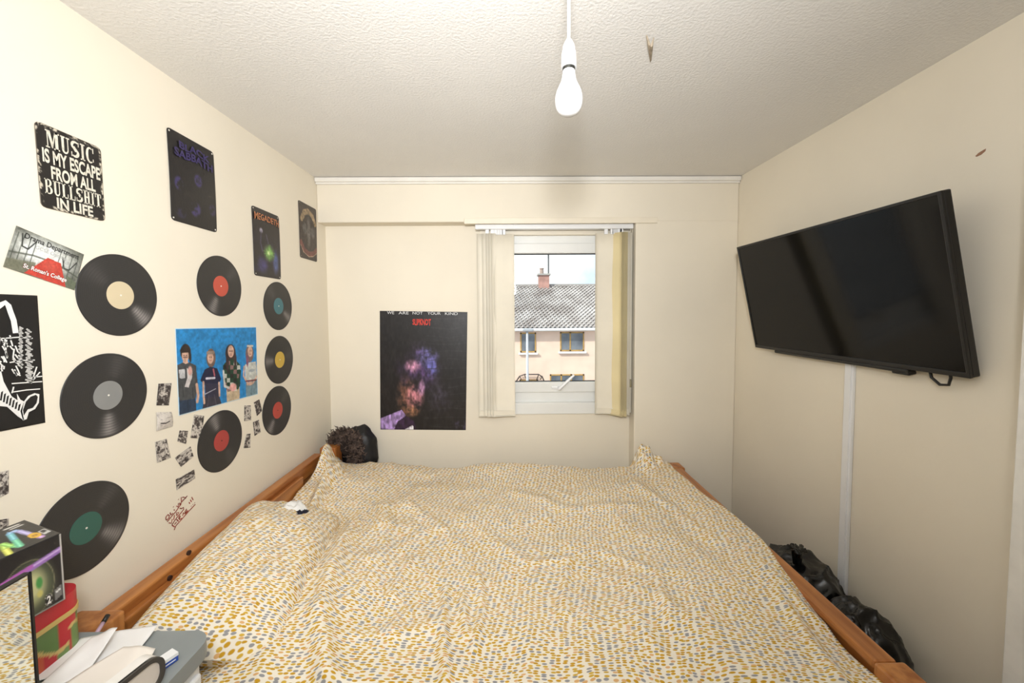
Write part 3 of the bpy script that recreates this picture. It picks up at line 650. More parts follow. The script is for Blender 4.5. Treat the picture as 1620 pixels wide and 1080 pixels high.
# dark plate with purple lettering
Q = quad((262.4, 199.4), (336.6, 241), (342.3, 368), (270.2, 347.2))
P = Paint(80, 112, .7, (23, 20, 22)); nz_ = fnoise(112, 80, 12, 16, 11)
for u, v, rx, ry, a in ((.17, .57, .10, .09, .8), (.58, .45, .10, .09, .8), (.2, .9, .12, .06, .4), (.50, .80, .13, .10, .8), (.90, .74, .09, .08, .6)):
    d = np.sqrt(((P.u - u) / rx) ** 2 + ((P.v - v) / ry) ** 2); P.blend(np.clip((1 - d) * 3, 0, 1) * np.clip((nz_ - .38) * 6, 0, 1) * a, (64, 54, 112))
sb = sheet('metal_sign', Q, P, M_PRINTG, NL, rnd=.012, bulge=.004); tag(sb, 'dark metal sign with dim purple lettering and faces, high on the left wall', 'sign')
M_PUR = mat('dim_purple_ink', (58, 48, 104), .5, var=.15, vscale=60)
wv_ = lambda u, v, x, y: (u, v + .012 * math.sin(x * 9))
letter(Q, NL, 'BLACK', (.20, .085, .86, .165), M_PUR, sb, lift=.0072, bold=.03, warp=wv_); letter(Q, NL, 'SABBATH', (.10, .175, .93, .265), M_PUR, sb, lift=.0072, bold=.03, warp=wv_)
mount_holes(sb, Q, ((.04, .03), (.96, .03), (.04, .97), (.96, .97)))

# dark plate with a green burst
Q = quad((396.9, 324), (440.3, 342.4), (443.8, 442), (401.8, 435.1))
P = Paint(70, 110, .64, (30, 24, 26)); n1 = fnoise(110, 70, 9, 12, 21); n2 = fnoise(110, 70, 18, 24, 31)
P.blend(np.clip((P.v - .25) * 2, 0, 1) * np.clip((n1 - .4) * 2.5, 0, 1) * .5 * (P.v < .93), (52, 44, 92))
P.ell(.80, .75, .10, .16, (78, 96, 156), .9, a=.8); P.ell(.30, .84, .16, .10, (70, 66, 128), .9, a=.7)
for k in range(26): a = k * 2.399; P.stroke([(.55, .63), (.55 + .22 * math.cos(a) * (.6 + .4 * math.sin(k * 5)), .63 + .13 * math.sin(a) * (.6 + .4 * math.cos(k * 3)))], .006, (92, 140, 66), .8)
P.ell(.55, .63, .16, .10, (120, 168, 84), 1.0); P.ell(.53, .63, .05, .03, (206, 226, 160), 1.0)
P.ell(.28, .32, .05, .035, (176, 170, 186), .8); P.stroke([(.28, .33), (.24, .5), (.3, .62)], .012, (74, 70, 100), .7); P.stroke([(.46, .36), (.52, .48)], .010, (88, 84, 110), .7); P.mul(.75 + .5 * n2)
sm = sheet('metal_sign', Q, P, M_PRINTG, NL, rnd=.012, bulge=.003); tag(sm, 'dark metal sign with orange lettering above a bright green burst', 'sign')
letter(Q, NL, 'MEGADETH', (.06, .075, .95, .165), mat('orange_tan_ink', (204, 142, 96), .5, var=.25, vscale=70, col2=(160, 84, 52)), sm, lift=.006, bold=.02, warp=lambda u, v, x, y: (u, v - .022 * (abs(x - .5) * 2) ** 2 * (1 - y) * -1))
mount_holes(sm, Q, ((.05, .03), (.95, .03), (.05, .97), (.95, .97)), (200, 195, 186))

# brown plate with pale oval ornament
Q = quad((471.1, 315.8), (499.4, 331.2), (501.0, 414.4), (474.4, 406.6))
P = Paint(60, 110, .62, (58, 48, 44)); n2 = fnoise(110, 60, 16, 26, 41)
P.stroke([(.14, .30), (.28, .17), (.5, .12), (.75, .17), (.9, .30)], .05, (150, 128, 98)); P.stroke([(.2, .42), (.2, .34), (.34, .24), (.55, .2), (.8, .28)], .008, (30, 24, 24))
P.ell(.50, .50, .10, .27, (112, 110, 108), .6, a=.7); P.ell(.28, .45, .12, .10, (104, 104, 104), .6, a=.7); P.ell(.74, .48, .12, .10, (104, 104, 104), .6, a=.7)
P.stroke([(.06, .72), (.2, .84), (.5, .9), (.75, .87), (.96, .78)], .045, (112, 66, 60)); P.stroke([(.04, .77), (.2, .89), (.5, .945), (.75, .92), (.98, .84)], .006, (190, 166, 140)); P.mul(.6 + .75 * n2)
sr = sheet('metal_sign', Q, P, M_PRINTG, NL, rnd=.010, bulge=.003); tag(sr, 'small brown metal sign with a pale ornament, in the far corner', 'sign')
mount_holes(sr, Q, ((.05, .03), (.05, .97)), (150, 140, 128))

# drama department flyer
Q = quad((25, 356.7), (132, 402.3), (116.7, 459), (4, 421.7)); Z = uvfun(Q, lambda p: (p[0] / 3, 340 + p[1] / 3))
P = Paint(150, 90, 1.9, (120, 122, 112)); n1 = fnoise(90, 150, 14, 8, 51)
P.mul(.55 + .7 * n1); P.ell(.46, .40, .42, .34, (228, 230, 226), .9, a=.95); P.ell(.3, .45, .12, .2, (236, 238, 236), .9, a=.7)
for x in (.05, .13, .22, .30, .66, .74, .84, .93): P.stroke([(x, .12), (x - .01, .86)], .012, (58, 64, 56), .75)
P.stroke([(.10, .12), (.14, .4), (.22, .42), (.29, .2)], .016, (44, 46, 44)); P.stroke([(.70, .3), (.76, .55), (.84, .55), (.92, .3)], .016, (44, 46, 44)); P.stroke([(0, .62), (.3, .52), (.62, .5), (1, .66)], .02, (70, 74, 64), .7)
P.poly([(.0, 1), (.0, .78), (.36, .66), (.42, 1)], (112, 112, 92), .8); P.poly([(.84, .7), (1, .8), (1, 1), (.8, 1)], (96, 104, 84), .8)
P.poly([(.26, .98), (.50, .44), (.70, .46), (.86, 1.0)], (190, 66, 54)); P.ell(.56, .62, .1, .12, (206, 96, 80), .9, a=.5); P.mul(.85 + .3 * fnoise(90, 150, 40, 24, 55))
fl = sheet('drama_flyer', Q, P, M_PRINT, NL, thick=.0006); tag(fl, 'small tilted flyer picturing a red carpet, lettered top and bottom', 'flyer')
letter(Q, NL, 'Drama Department', (.13, .07, .93, .24), mat('black_ink', (28, 26, 26), .6), fl, lift=.0022, bold=.015)
letter(Q, NL, 'GCSE Option', (.30, .26, .74, .37), mat('grey_ink', (176, 176, 172), .6), fl, lift=.0022, bold=.005)
letter(Q, NL, "St. Ronan's College", (.22, .765, .84, .90), mat('white_ink', (244, 240, 236), .6), fl, lift=.0026, bold=.02)
letter(Q, NL, "St. Ronan's College", (.215, .755, .845, .91), mat('dark_red_ink', (120, 40, 40), .6), fl, lift=.0022, bold=.05, name='lettering_outline')

# black poster with white line drawing
TRp, BRp = LW(58, 467.3), LW(70.7, 668.3); dv_ = Vector((0, -.30, 0))
TLp = Vector((XL, TRp.y - .30, LW(0, 465).z + (LW(0, 465).z - TRp.z) / max(1e-6, TRp.y - LW(0, 465).y) * (.30 - (TRp.y - LW(0, 465).y))))
BLp = Vector((XL, BRp.y - .30, LW(0, 682.3).z + (LW(0, 682.3).z - BRp.z) / max(1e-6, BRp.y - LW(0, 682.3).y) * (.30 - (BRp.y - LW(0, 682.3).y))))
Q = [TLp, TRp, BRp, BLp]; P = Paint(60, 60, 1.0, (20, 18, 18)); P.mul(.8 + .4 * fnoise(60, 60, 8, 8, 61))
bp2 = sheet('black_poster', Q, P, M_PRINT, NL, thick=.0006); tag(bp2, 'black poster with a white line drawing, cut off by the left edge', 'poster')
f3 = lambda pts: [LW(a / 3, 340 + b / 3) for a, b in pts]
M_CHALK = mat('white_print_ink', (232, 230, 226), .6)
wall_strokes('line_drawing', [f3(l) for l in ([(-260, 560), (-180, 500), (-110, 490), (-60, 470), (-20, 440), (0, 425), (20, 415), (35, 430), (45, 460), (60, 500), (70, 560)],)], M_CHALK, bp2, XL + .002, .010)
rr_ = random.Random(5); ln = []
for k in range(90):
    x, y = rr_.uniform(-200, 70), rr_.uniform(570, 740); L_ = rr_.uniform(15, 45); a = rr_.uniform(.6, 1.8); ln.append(f3([(x, y), (x + L_ * math.cos(a) * .6, y + L_ * .5), (x + L_ * math.cos(a), y + L_ * math.sin(a))]))
ln += [f3([(-300, 860), (-200, 850), (-120, 870), (-60, 850)]), f3([(-300, 940), (-180, 930), (-60, 900)]), f3([(-240, 620), (-220, 760), (-180, 850)]), f3([(-150, 600), (-160, 720), (-120, 840)]), f3([(-300, 600), (-60, 590), (10, 585), (80, 580), (150, 585)]), f3([(40, 700), (100, 690), (160, 688)]), f3([(50, 800), (120, 795), (195, 790)]), f3([(55, 840), (120, 830), (185, 825)]), f3([(60, 815), (52, 845)]), f3([(150, 770), (195, 765)]), f3([(150, 780), (170, 720)]), f3([(155, 780), (185, 745)])]
wall_strokes('line_drawing', ln, M_CHALK, bp2, XL + .002, .0024)
tw = []
for k in range(34):
    y = 540 + k * 7.5; tw.append(f3([(120 + 6 * math.sin(k * 2.3), y), (135 + 9 * math.sin(k * 1.7) + k * .5, y + 9)])); 
    if k < 26: tw.append(f3([(86 + 8 * math.sin(k * 3.1), y - 10), (100 + 5 * math.cos(k * 2.2), y)]))
wall_strokes('line_drawing', tw, mat('grey_white_ink', (196, 194, 190), .6), bp2, XL + .002, .0032)
sh_ = MB()
def wpoly(pts, dx): sh_.prism([Vector((XL + .0018, p.y, p.z)) for p in f3(pts)], (dx, 0, 0))
wpoly([(-60, 800), (0, 740), (12, 790), (50, 860), (80, 880), (110, 885), (100, 930), (110, 975), (80, 955), (30, 910), (-60, 900)], .0006)
wpoly([(80, 880), (76, 848), (92, 876), (110, 885)], .0006); wpoly([(110, 885), (130, 858), (160, 845), (182, 850), (180, 890), (162, 920), (132, 935), (122, 968), (104, 974), (92, 930)], .0006)
sh_.build('white_shape', M_CHALK, bp2)
st_ = MB(); 
for k in range(7):
    pts = [(0 + k * 14, 840 + k * 10), (9 + k * 14, 835 + k * 10), (2 + k * 14, 880 + k * 8), (-6 + k * 14, 880 + k * 8)]; st_.prism([Vector((XL + .0024, p.y, p.z)) for p in f3(pts)], (.0004, 0, 0))
st_.prism([Vector((XL + .0024, p.y, p.z)) for p in f3([(118, 885), (140, 862), (165, 853), (174, 862), (168, 892), (150, 915), (126, 922), (108, 950), (104, 925)])], (.0004, 0, 0)); st_.build('black_stripes', mat('black_print_ink', (24, 22, 22), .6), bp2)

# blue group photograph
Q = quad((276.1, 519.2), (404.9, 516.8), (407.3, 623.5), (282.1, 657.9)); Z = uvfun(Q, lambda p: (240 + p[0] / 4.153, 420 + p[1] / 4.153))
A_ = (Q[1] - Q[0]).length / (Q[3] - Q[0]).length; P = Paint(240, 190, A_, (36, 128, 190)); P.mul(.93 + .14 * fnoise(190, 240, 4, 3, 71)); P.blend(np.clip(.25 - P.v, 0, 1) * .3, (70, 160, 215))
def zp(pts, c, a=1.0): P.poly([Z(p) for p in pts], c, a)
def ze(x, y, rx, ry, c, s_=.12, rot=0, a=1.0): u, v = Z((x, y)); u2, _ = Z((x + rx, y)); _, v2 = Z((x, y + ry)); P.ell(u, v, abs(u2 - u), abs(v2 - v), c, s_, rot, a)
def zs(pts, w, c, a=1.0): P.stroke([Z(p) for p in pts], w, c, a)
SK = (204, 166, 146)
# first figure
ze(220, 568, 34, 54, (48, 38, 34)); ze(250, 600, 8, 34, (48, 38, 34), .4); ze(218, 592, 23, 42, SK); zs([(194, 560), (242, 556)], .024, (44, 34, 30)); zp([(205, 620), (232, 620), (240, 645), (198, 645)], SK)
zp([(178, 885), (286, 868), (292, 952), (180, 988)], (40, 56, 78)); zs([(235, 880), (238, 960)], .006, (26, 38, 56))
zp([(162, 655), (200, 636), (222, 646), (245, 634), (288, 655), (302, 790), (286, 872), (180, 888), (162, 800)], (72, 74, 76)); zp([(174, 684), (216, 680), (218, 738), (182, 742)], (190, 190, 192)); zp([(228, 672), (266, 692), (262, 735), (240, 800), (214, 796), (232, 735)], (196, 190, 188)); ze(250, 690, 14, 30, (206, 160, 150), .5)
zs([(294, 780), (304, 850), (298, 892)], .020, SK); zs([(200, 780), (205, 860)], .006, (48, 50, 52)); zs([(265, 800), (270, 865)], .006, (48, 50, 52)); zs([(205, 602), (230, 602)], .006, (120, 80, 70))
zs([(207, 590), (211, 590)], .005, (60, 42, 38)); zs([(223, 590), (227, 590)], .005, (60, 42, 38))
# second figure
ze(388, 606, 30, 62, (112, 90, 80)); ze(384, 604, 20, 40, SK); zs([(366, 572), (404, 570)], .02, (150, 130, 116)); zs([(376, 600), (379, 600)], .005, (70, 50, 46)); zs([(389, 600), (392, 600)], .005, (70, 50, 46)); zs([(380, 622), (390, 622)], .004, (150, 90, 84)); zp([(345, 860), (440, 838), (460, 905), (330, 946)], (54, 50, 62)); zp([(345, 750), (438, 750), (440, 850), (352, 868)], (46, 44, 66))
zp([(318, 752), (345, 682), (384, 662), (430, 674), (456, 742), (440, 772), (335, 772)], (26, 30, 58)); zs([(338, 765), (340, 850), (344, 900)], .016, SK); zs([(442, 768), (446, 850)], .016, SK); zs([(358, 740), (412, 736)], .014, (206, 204, 214)); zs([(350, 842), (420, 806)], .005, (196, 196, 206)); zs([(404, 680), (412, 720)], .012, (170, 90, 100)); zs([(375, 850), (365, 930)], .004, (90, 84, 96)); zs([(410, 845), (425, 912)], .004, (96, 90, 100))
# third figure
ze(517, 574, 33, 58, (54, 40, 40)); ze(519, 562, 20, 40, SK); zs([(519, 572), (519, 578)], .004, (160, 110, 100)); zs([(513, 586), (526, 586)], .004, (150, 84, 80)); zp([(492, 810), (578, 790), (580, 870), (496, 896)], (188, 168, 140)); zs([(535, 815), (537, 884)], .004, (150, 130, 106))
zp([(466, 655), (498, 616), (545, 612), (580, 648), (584, 770), (570, 808), (500, 824), (470, 770)], (28, 62, 44))
for i in range(5):
    for j in range(7):
        if (i + j) % 2: zp([(472 + i * 22, 625 + j * 28), (493 + i * 22, 624 + j * 28), (493 + i * 22, 651 + j * 28), (472 + i * 22, 652 + j * 28)], ((206, 202, 194), (34, 26, 30), (150, 110, 110))[(i * 2 + j) % 3], .9)
zs([(470, 690), (480, 790), (515, 800)], .016, (196, 194, 190)); zs([(582, 690), (572, 780), (550, 800)], .016, (28, 60, 44)); ze(535, 795, 24, 26, (212, 156, 150), .3); zs([(508, 560), (530, 560)], .005, (90, 60, 56)); ze(497, 640, 10, 50, (58, 42, 44), .5); ze(548, 620, 9, 46, (58, 42, 44), .5)
# fourth figure
ze(643, 576, 26, 56, (118, 96, 92)); ze(646, 563, 16, 34, SK); zs([(641, 558), (644, 558)], .004, (80, 60, 56)); zs([(651, 558), (654, 558)], .004, (80, 60, 56)); zs([(643, 580), (652, 580)], .004, (150, 90, 86)); zs([(628, 526), (662, 526)], .014, (196, 190, 180)); zp([(618, 764), (692, 742), (696, 842), (622, 866)], (112, 136, 146)); zs([(656, 760), (658, 850)], .004, (76, 100, 112))
zp([(612, 648), (640, 634), (684, 626), (694, 738), (640, 752), (616, 748)], (194, 196, 190)); zs([(608, 660), (604, 720), (632, 768)], .014, SK); zs([(692, 650), (698, 710), (668, 765)], .014, SK); zs([(620, 755), (690, 745)], .010, (120, 60, 60)); ze(648, 770, 22, 12, SK, .4); ze(657, 685, 20, 10, (150, 156, 160), .6); ze(628, 620, 8, 40, (126, 82, 106), .5)
P.mul(.80 + .4 * fnoise(190, 240, 36, 24, 77)); e_ = np.minimum(np.minimum(P.u, 1 - P.u) * A_, np.minimum(P.v, 1 - P.v)); P.blend(np.clip((.012 - e_) * 190, 0, 1), (206, 226, 236))
gp = sheet('group_photograph', Q, P, M_PRINT, NL, thick=.0006); tag(gp, 'photograph of four people standing before a bright blue background', 'photograph')

# small cut-out pictures
def clip_(pts, f, seed, label, dens=.5, pale=False, curl=0.0):
    Q = [LW(*f(p)) for p in pts]; P = Paint(30, 40, .7, (206, 198, 188))
    n1 = fnoise(40, 30, 4, 6, seed); n2 = fnoise(40, 30, 9, 12, seed + 5)
    P.blend(np.clip((n1 - (1 - dens) + .06) * 9, 0, 1), (66, 58, 56)); P.blend(np.clip((n2 - .58) * 9, 0, 1) * .9, (150, 144, 138)); P.blend(np.clip((.36 - n2) * 9, 0, 1), (40, 34, 33))
    if pale: P.c = P.c * .25 + np.array((216, 208, 200)) * .75; P.stroke([(.2, .62), (.45, .66), (.7, .58)], .03, (36, 30, 30))
    o = sheet('picture_cutting', Q, P, M_PRINT, NL, thick=.0005, bulge=curl); tag(o, label, 'picture', 'small cut-out pictures on the left wall')
a5 = lambda p: (240 + p[0] / 5.68, 590 + p[1] / 5.68); a8 = lambda p: (370 + p[0] / 8.31, 610 + p[1] / 8.31); a2 = lambda p: (p[0] / 2.567, 440 + p[1] / 2.567)
clip_([(58, 95), (175, 90), (150, 290), (38, 290)], a5, 101, 'dark picture cutting left of the blue photograph, topmost of its column', .62)
clip_([(38, 352), (172, 348), (184, 480), (38, 522)], a5, 112, 'pale curling paper cutting with a black squiggle, left of the blue photograph', .3, True, .008)
clip_([(28, 620), (130, 590), (168, 760), (45, 805)], a5, 123, 'pale picture cutting with a dark lower edge below the curling paper', .42)
clip_([(248, 515), (324, 520), (305, 638), (228, 612)], a5, 134, 'tiny dark square picture cutting below the blue photograph', .58)
clip_([(378, 372), (468, 385), (442, 588), (346, 582)], a5, 145, 'tall grey picture cutting touching the dark red centred record', .5)
clip_([(205, 760), (345, 658), (374, 750), (260, 842)], a5, 156, 'slanted picture cutting below the tiny square one', .52)
clip_([(213, 955), (378, 866), (388, 945), (222, 1052)], a5, 167, 'slanted picture cutting directly above the red handwriting', .5)
clip_([(135, 258), (217, 258), (222, 452), (133, 466)], a8, 178, 'pale picture cutting right of the dark red centred record, nearest the blue photograph', .4)
clip_([(258, 220), (330, 178), (368, 330), (300, 398)], a8, 189, 'small dark picture cutting left of the lowest record in the right-hand column', .6)
clip_([(248, 478), (325, 448), (348, 610), (268, 660)], a8, 190, 'mottled picture cutting just below the small dark one', .5)
clip_([(160, 638), (215, 628), (212, 812), (122, 822)], a8, 201, 'grey picture cutting, lowest of the four between two red centred records', .5)
clip_([(-30, 795), (33, 778), (33, 872), (-30, 905)], a2, 212, 'picture cutting cut off by the left edge of the view, under the black poster', .5)
clip_([(-30, 985), (33, 975), (33, 1010), (-30, 1022)], a2, 223, 'picture cutting just above the black box at the left edge', .5)

# red handwriting
h7 = lambda pts: [LW(250 + a / 13.5, 770 + b / 13.5) for a, b in pts]
HW = [[(160, 690), (165, 640), (205, 590), (235, 610), (230, 660), (185, 705), (160, 690)], [(250, 545), (270, 600), (312, 560)], [(335, 478), (348, 502)], [(318, 420), (326, 430)], [(385, 405), (425, 432), (430, 350), (462, 345), (458, 385)], [(425, 262), (434, 270)],
      [(495, 330), (490, 225), (540, 218), (590, 235), (520, 290)], [(620, 192), (500, 318), (470, 375)], [(190, 745), (300, 610), (380, 520), (440, 430), (490, 360)],
      [(220, 765), (280, 775), (296, 690), (330, 700), (348, 600)], [(395, 612), (385, 552), (440, 545), (402, 606)], [(455, 455), (500, 462), (535, 436), (545, 480), (470, 570), (400, 650), (330, 750), (290, 815)], [(290, 815), (350, 852)], [(345, 802), (392, 748)], [(390, 690), (432, 735)],
      [(440, 682), (470, 640), (462, 612), (436, 660), (450, 695), (505, 668)], [(520, 616), (540, 545), (550, 570), (585, 540)], [(575, 560), (605, 520), (600, 470), (572, 520), (580, 575), (640, 500)],
      [(655, 325), (676, 356)], [(684, 275), (712, 320)], [(712, 215), (746, 280)], [(702, 404), (708, 412)], [(735, 368), (742, 376)], [(775, 336), (781, 344)], [(340, 920), (375, 830), (500, 690), (650, 520), (792, 370)]]
tag(wall_strokes('wall_handwriting', [h7(l) for l in HW], mat('red_marker_ink', (170, 74, 58), .6, var=.3, vscale=60), w=.0032), 'red and brown marker pen handwriting underlined on the wall above the bed', 'writing')

# ------------------------------------------------------------------ poster on the back wall
Q = [at(601, 491.5, 1, YR), at(739.5, 493.5, 1, YR), at(737, 680, 1, YR), at(602, 679, 1, YR)]; NB = Vector((0, -1, 0))
P = Paint(150, 205, .73, (24, 21, 22)); n1 = fnoise(205, 150, 7, 10, 301); n2 = fnoise(205, 150, 18, 26, 311); n3 = fnoise(205, 150, 30, 14, 321)
def soft(u, v, rx, ry, col, a=1.0, nn=None, p=1.6):
    d = np.sqrt(((P.u - u) / rx) ** 2 + ((P.v - v) / ry) ** 2); m_ = np.clip(1 - d ** p, 0, 1) * a
    P.blend(m_ * (np.clip((nn - .30) * 2.6, 0, 1) if nn is not None else 1), col)
P.c += (n3[..., None] - .5) * 12
soft(.44, .47, .30, .24, (82, 58, 104), 1.0, n1); soft(.54, .38, .16, .10, (116, 108, 178), 1, n2 + .12); soft(.60, .47, .10, .10, (98, 98, 168), 1, n2 + .12); soft(.38, .46, .11, .07, (206, 146, 176), 1, n2 + .15)
soft(.30, .72, .13, .20, (150, 100, 80), 1, n2 + .12); soft(.40, .72, .13, .14, (186, 120, 130), 1, n2 + .12); soft(.48, .64, .05, .08, (190, 142, 180), 1, n1 + .2); soft(.36, .84, .12, .06, (156, 108, 74), 1, n2 + .1)
soft(.70, .72, .16, .16, (58, 50, 66), .8, n2 + .1)
P.poly([(0, 1), (0, .905), (.12, .87), (.25, .83), (.29, .87), (.34, .95), (.38, 1)], (160, 132, 184)); P.poly([(.16, 1), (.2, .93), (.30, .88), (.40, .93), (.42, 1)], (48, 28, 54)); P.poly([(.28, 1), (.38, .96), (.39, 1)], (226, 220, 228)); soft(.95, .96, .10, .05, (98, 80, 132), .9, n2)
for k in range(14): v_ = .06 + k * .07; P.stroke([(.55 + .03 * math.sin(k * 3), v_), (.8, v_ + .02 * math.sin(k)), (1, v_ - .01)], .0035, (44, 41, 44), .6)
n4 = fnoise(205, 150, 45, 30, 331, 2); P.mul(.45 + 1.1 * n4)
po = sheet('band_poster', Q, P, print_mat('poster_paper', .42, .05), NB, thick=.0008, bulge=.003); tag(po, 'dark glossy poster with purple and brown marbled head shape on the back wall', 'poster')
for i, (w_, a, b) in enumerate((('WE', .085, .165), ('ARE', .215, .33), ('NOT', .375, .49), ('YOUR', .545, .695), ('KIND', .745, .89))):
    letter(Q, NB, w_, (a, .003, b, .026), mat('poster_white_ink', (222, 222, 222), .5), po, lift=.0052, bold=.0)
letter(Q, NB, 'SLIPKNOT', (.375, .062, .585, .115), mat('poster_red_ink', (206, 52, 36), .5), po, lift=.0052, bold=.03, warp=lambda u, v, x, y: (u, v + .006 * math.sin(x * 25) * (y - .5)))

# ------------------------------------------------------------------ side unit and the clutter on it
ZU = .80
M_GREY = mat('grey_plastic_lid', (146, 152, 152), .4, var=.06, vscale=8)
un = thing('drawer_unit', (-.88, .60, 0), 'grey topped white plastic drawer unit at the near corner of the bed', 'drawer unit')
autosmooth(MB().rbox((-1.095, .22, ZU - .035), (-.668, .860, ZU), .045, 6, edges='z').build('top', M_GREY, un), 50)
autosmooth(MB().rbox((-1.085, .23, .02), (-.680, .848, ZU - .036), .04, 5, edges='z').build('body', mat('white_plastic_body', (232, 234, 236), .45, var=.03), un), 50)
for k in range(3):
    d_ = MB().rbox((-.682, .27, .06 + k * .235), (-.672, .82, .27 + k * .235), .006).build('drawer', M_WHITE, un)
    MB().rbox((-.674, .47, .20 + k * .235), (-.660, .62, .225 + k * .235), .005).build('handle', M_GREY, d_)
# tin
M_RED = (190, 30, 44)
tn = thing('gift_tin', (-.975, .745, ZU), 'red and green patterned tin with a gold rimmed lid under the black box', 'tin')
def rrect(x0, y0_, x1, y1, r, n=8):
    out = []
    for cx_, cy_, a0 in ((x1 - r, y1 - r, 0), (x0 + r, y1 - r, 90), (x0 + r, y0_ + r, 180), (x1 - r, y0_ + r, 270)):
        out += [(cx_ + r * math.cos(R(a0 + 90 * i / n)), cy_ + r * math.sin(R(a0 + 90 * i / n))) for i in range(n + 1)]
    return out
def resample(L, n):
    L = L + [L[0]]; d = [0]
    for a, b in zip(L[:-1], L[1:]): d.append(d[-1] + math.hypot(b[0] - a[0], b[1] - a[1]))
    out = []
    for k in range(n):
        t_ = d[-1] * k / n; i = max(j for j in range(len(d) - 1) if d[j] <= t_); f_ = (t_ - d[i]) / max(1e-9, d[i + 1] - d[i]); out.append((L[i][0] + (L[i + 1][0] - L[i][0]) * f_, L[i][1] + (L[i + 1][1] - L[i][1]) * f_))
    return out
def ring_wall(name, loop, z0, z1, nz_, colf, m, parent, cap=True, capcol=None):
    V = []; C = []; n = len(loop)
    for j in range(nz_ + 1):
        for k, (x, y) in enumerate(loop): V.append(Vector((x, y, z0 + (z1 - z0) * j / nz_))); C.append(colf(k / n, j / nz_))
    Fc = [(j * n + k, j * n + (k + 1) % n, (j + 1) * n + (k + 1) % n, (j + 1) * n + k) for j in range(nz_) for k in range(n)]
    k0 = len(V); V += V[-n:]; C += [capcol or C[-1]] * n; Fc += [tuple(range(k0, k0 + n)), tuple(range(n))[::-1]]
    return autosmooth(mesh_obj(name, V, Fc, m, parent, False, col=C), 50)
lp = resample(rrect(-1.090, .60, -.936, .842, .035), 160)
def tin_col(s_, t_):
    x = s_ * 40; w1 = math.sin(x * .9 + 1.0) * .22; a = t_ - .45 - w1
    if abs(a) < .05: return (206, 180, 110)
    if a > 0: return (190, 32, 44) if math.sin(x * .9 + 2.6) > -.2 else (96, 128, 66)
    return (110, 140, 76) if math.sin(x * 1.3) > .1 else ((196, 84, 48) if math.sin(x * 2.1) > .3 else (186, 30, 42))
ring_wall('body', lp, ZU + .001, ZU + .088, 26, tin_col, M_PRINTG, tn)
lp2 = resample(rrect(-1.093, .597, -.933, .845, .038), 160)
ring_wall('rim', lp2, ZU + .082, ZU + .092, 3, lambda s_, t_: (206, 178, 104), M_PRINTG, tn)
ring_wall('lid', resample(rrect(-1.091, .599, -.935, .843, .036), 160), ZU + .092, ZU + .128, 6, lambda s_, t_: (188, 28, 42), M_PRINTG, tn, capcol=(182, 26, 40))
# black light-strip box standing on the tin
ZX = ZU + .129; BXH = .140
bx_ = thing('light_strip_box', (-.98, .70, ZX), 'black cardboard box printed with a coiled coloured light strip, on the tin', 'box')
fd = Vector((-.16, -.987, 0)); sd = Vector((-.93, .36, 0)).normalized(); c0 = Vector((-.924, .792, ZX))
LB, DB = .24, .15
c1, c2, c3 = c0 + fd * LB, c0 + fd * LB + sd * DB, c0 + sd * DB; up_ = Vector((0, 0, BXH))
MB().prism([c0 + Vector((0, 0, .001)), c3 + Vector((0, 0, .001)), c2 + Vector((0, 0, .001)), c1 + Vector((0, 0, .001))], up_ - Vector((0, 0, .002))).build('carton', mat('black_card', (24, 23, 25), .4), bx_)
nf = (c0 - c3).normalized(); nf = Vector((fd.y, -fd.x, 0)); nf = nf if nf.dot(Vector((1, 0, 0))) > 0 else -nf
Q = [c1 + up_, c0 + up_, c0, c1]; P = Paint(130, 70, LB / BXH, (28, 26, 28))
P.ell(.78, .60, .16, .42, (150, 140, 110), .04); P.ell(.78, .60, .155, .41, (30, 36, 30), .04); P.ell(.80, .62, .12, .34, (120, 124, 92), .9); P.ell(.80, .58, .07, .22, (210, 206, 150), .9, a=.8); P.ell(.845, .56, .02, .08, (70, 140, 70), .5); P.ell(.845, .72, .018, .05, (200, 190, 110), .5)
P.stroke([(.28, .58), (.6, .38), (1.0, .22)], .045, (150, 110, 180)); P.stroke([(.0, .72), (.28, .58)], .045, (120, 160, 200)); P.stroke([(.28, .57), (.6, .37), (1.0, .21)], .012, (206, 176, 220)); P.stroke([(.64, .34), (.8, .28)], .03, (176, 96, 176))
P.ell(.895, .87, .024, .085, (190, 186, 178), .1); P.ell(.895, .87, .021, .075, (28, 26, 28), .1); P.poly([(.935, .78), (.98, .74), (.98, .90), (.935, .94)], (120, 118, 116)); P.poly([(.94, .81), (.976, .78), (.976, .81), (.94, .84)], (220, 218, 214)); P.stroke([(.995, 0), (.995, 1)], .012, (196, 192, 186)); P.stroke([(0, .995), (1, .995)], .014, (170, 166, 160))
sheet('printed_side', Q, P, M_PRINTG, nf, bx_, thick=.0006, lift=.0002); letter(Q, nf, '2', (.882, .81, .908, .93), mat('white_ink', (244, 240, 236), .6), bx_, lift=.0016, bold=.04)
Q = [c2 + up_, c3 + up_, c0 + up_, c1 + up_]; P = Paint(130, 84, LB / DB, (26, 25, 27)); UPN = Vector((0, 0, 1))
hues = [(206, 210, 90), (150, 200, 90), (96, 190, 130), (110, 180, 210), (150, 170, 220), (190, 150, 200)]
path = [(.30, .95), (.36, .72), (.42, .55), (.47, .78), (.52, .86), (.60, .55), (.67, .30), (.74, .22), (.80, .34), (.83, .62), (.86, .86)]
path = [(.70 + (u - .30) * .38, v) for u, v in path]
for k in range(len(path) - 1):
    f_ = k / (len(path) - 2) * (len(hues) - 1); i = min(int(f_), len(hues) - 2); c_ = np.array(hues[i]) * (1 - f_ + i) + np.array(hues[i + 1]) * (f_ - i); P.stroke(path[k:k + 2], .035, c_)
    P.stroke(path[k:k + 2], .012, np.clip(c_ + 50, 0, 255))
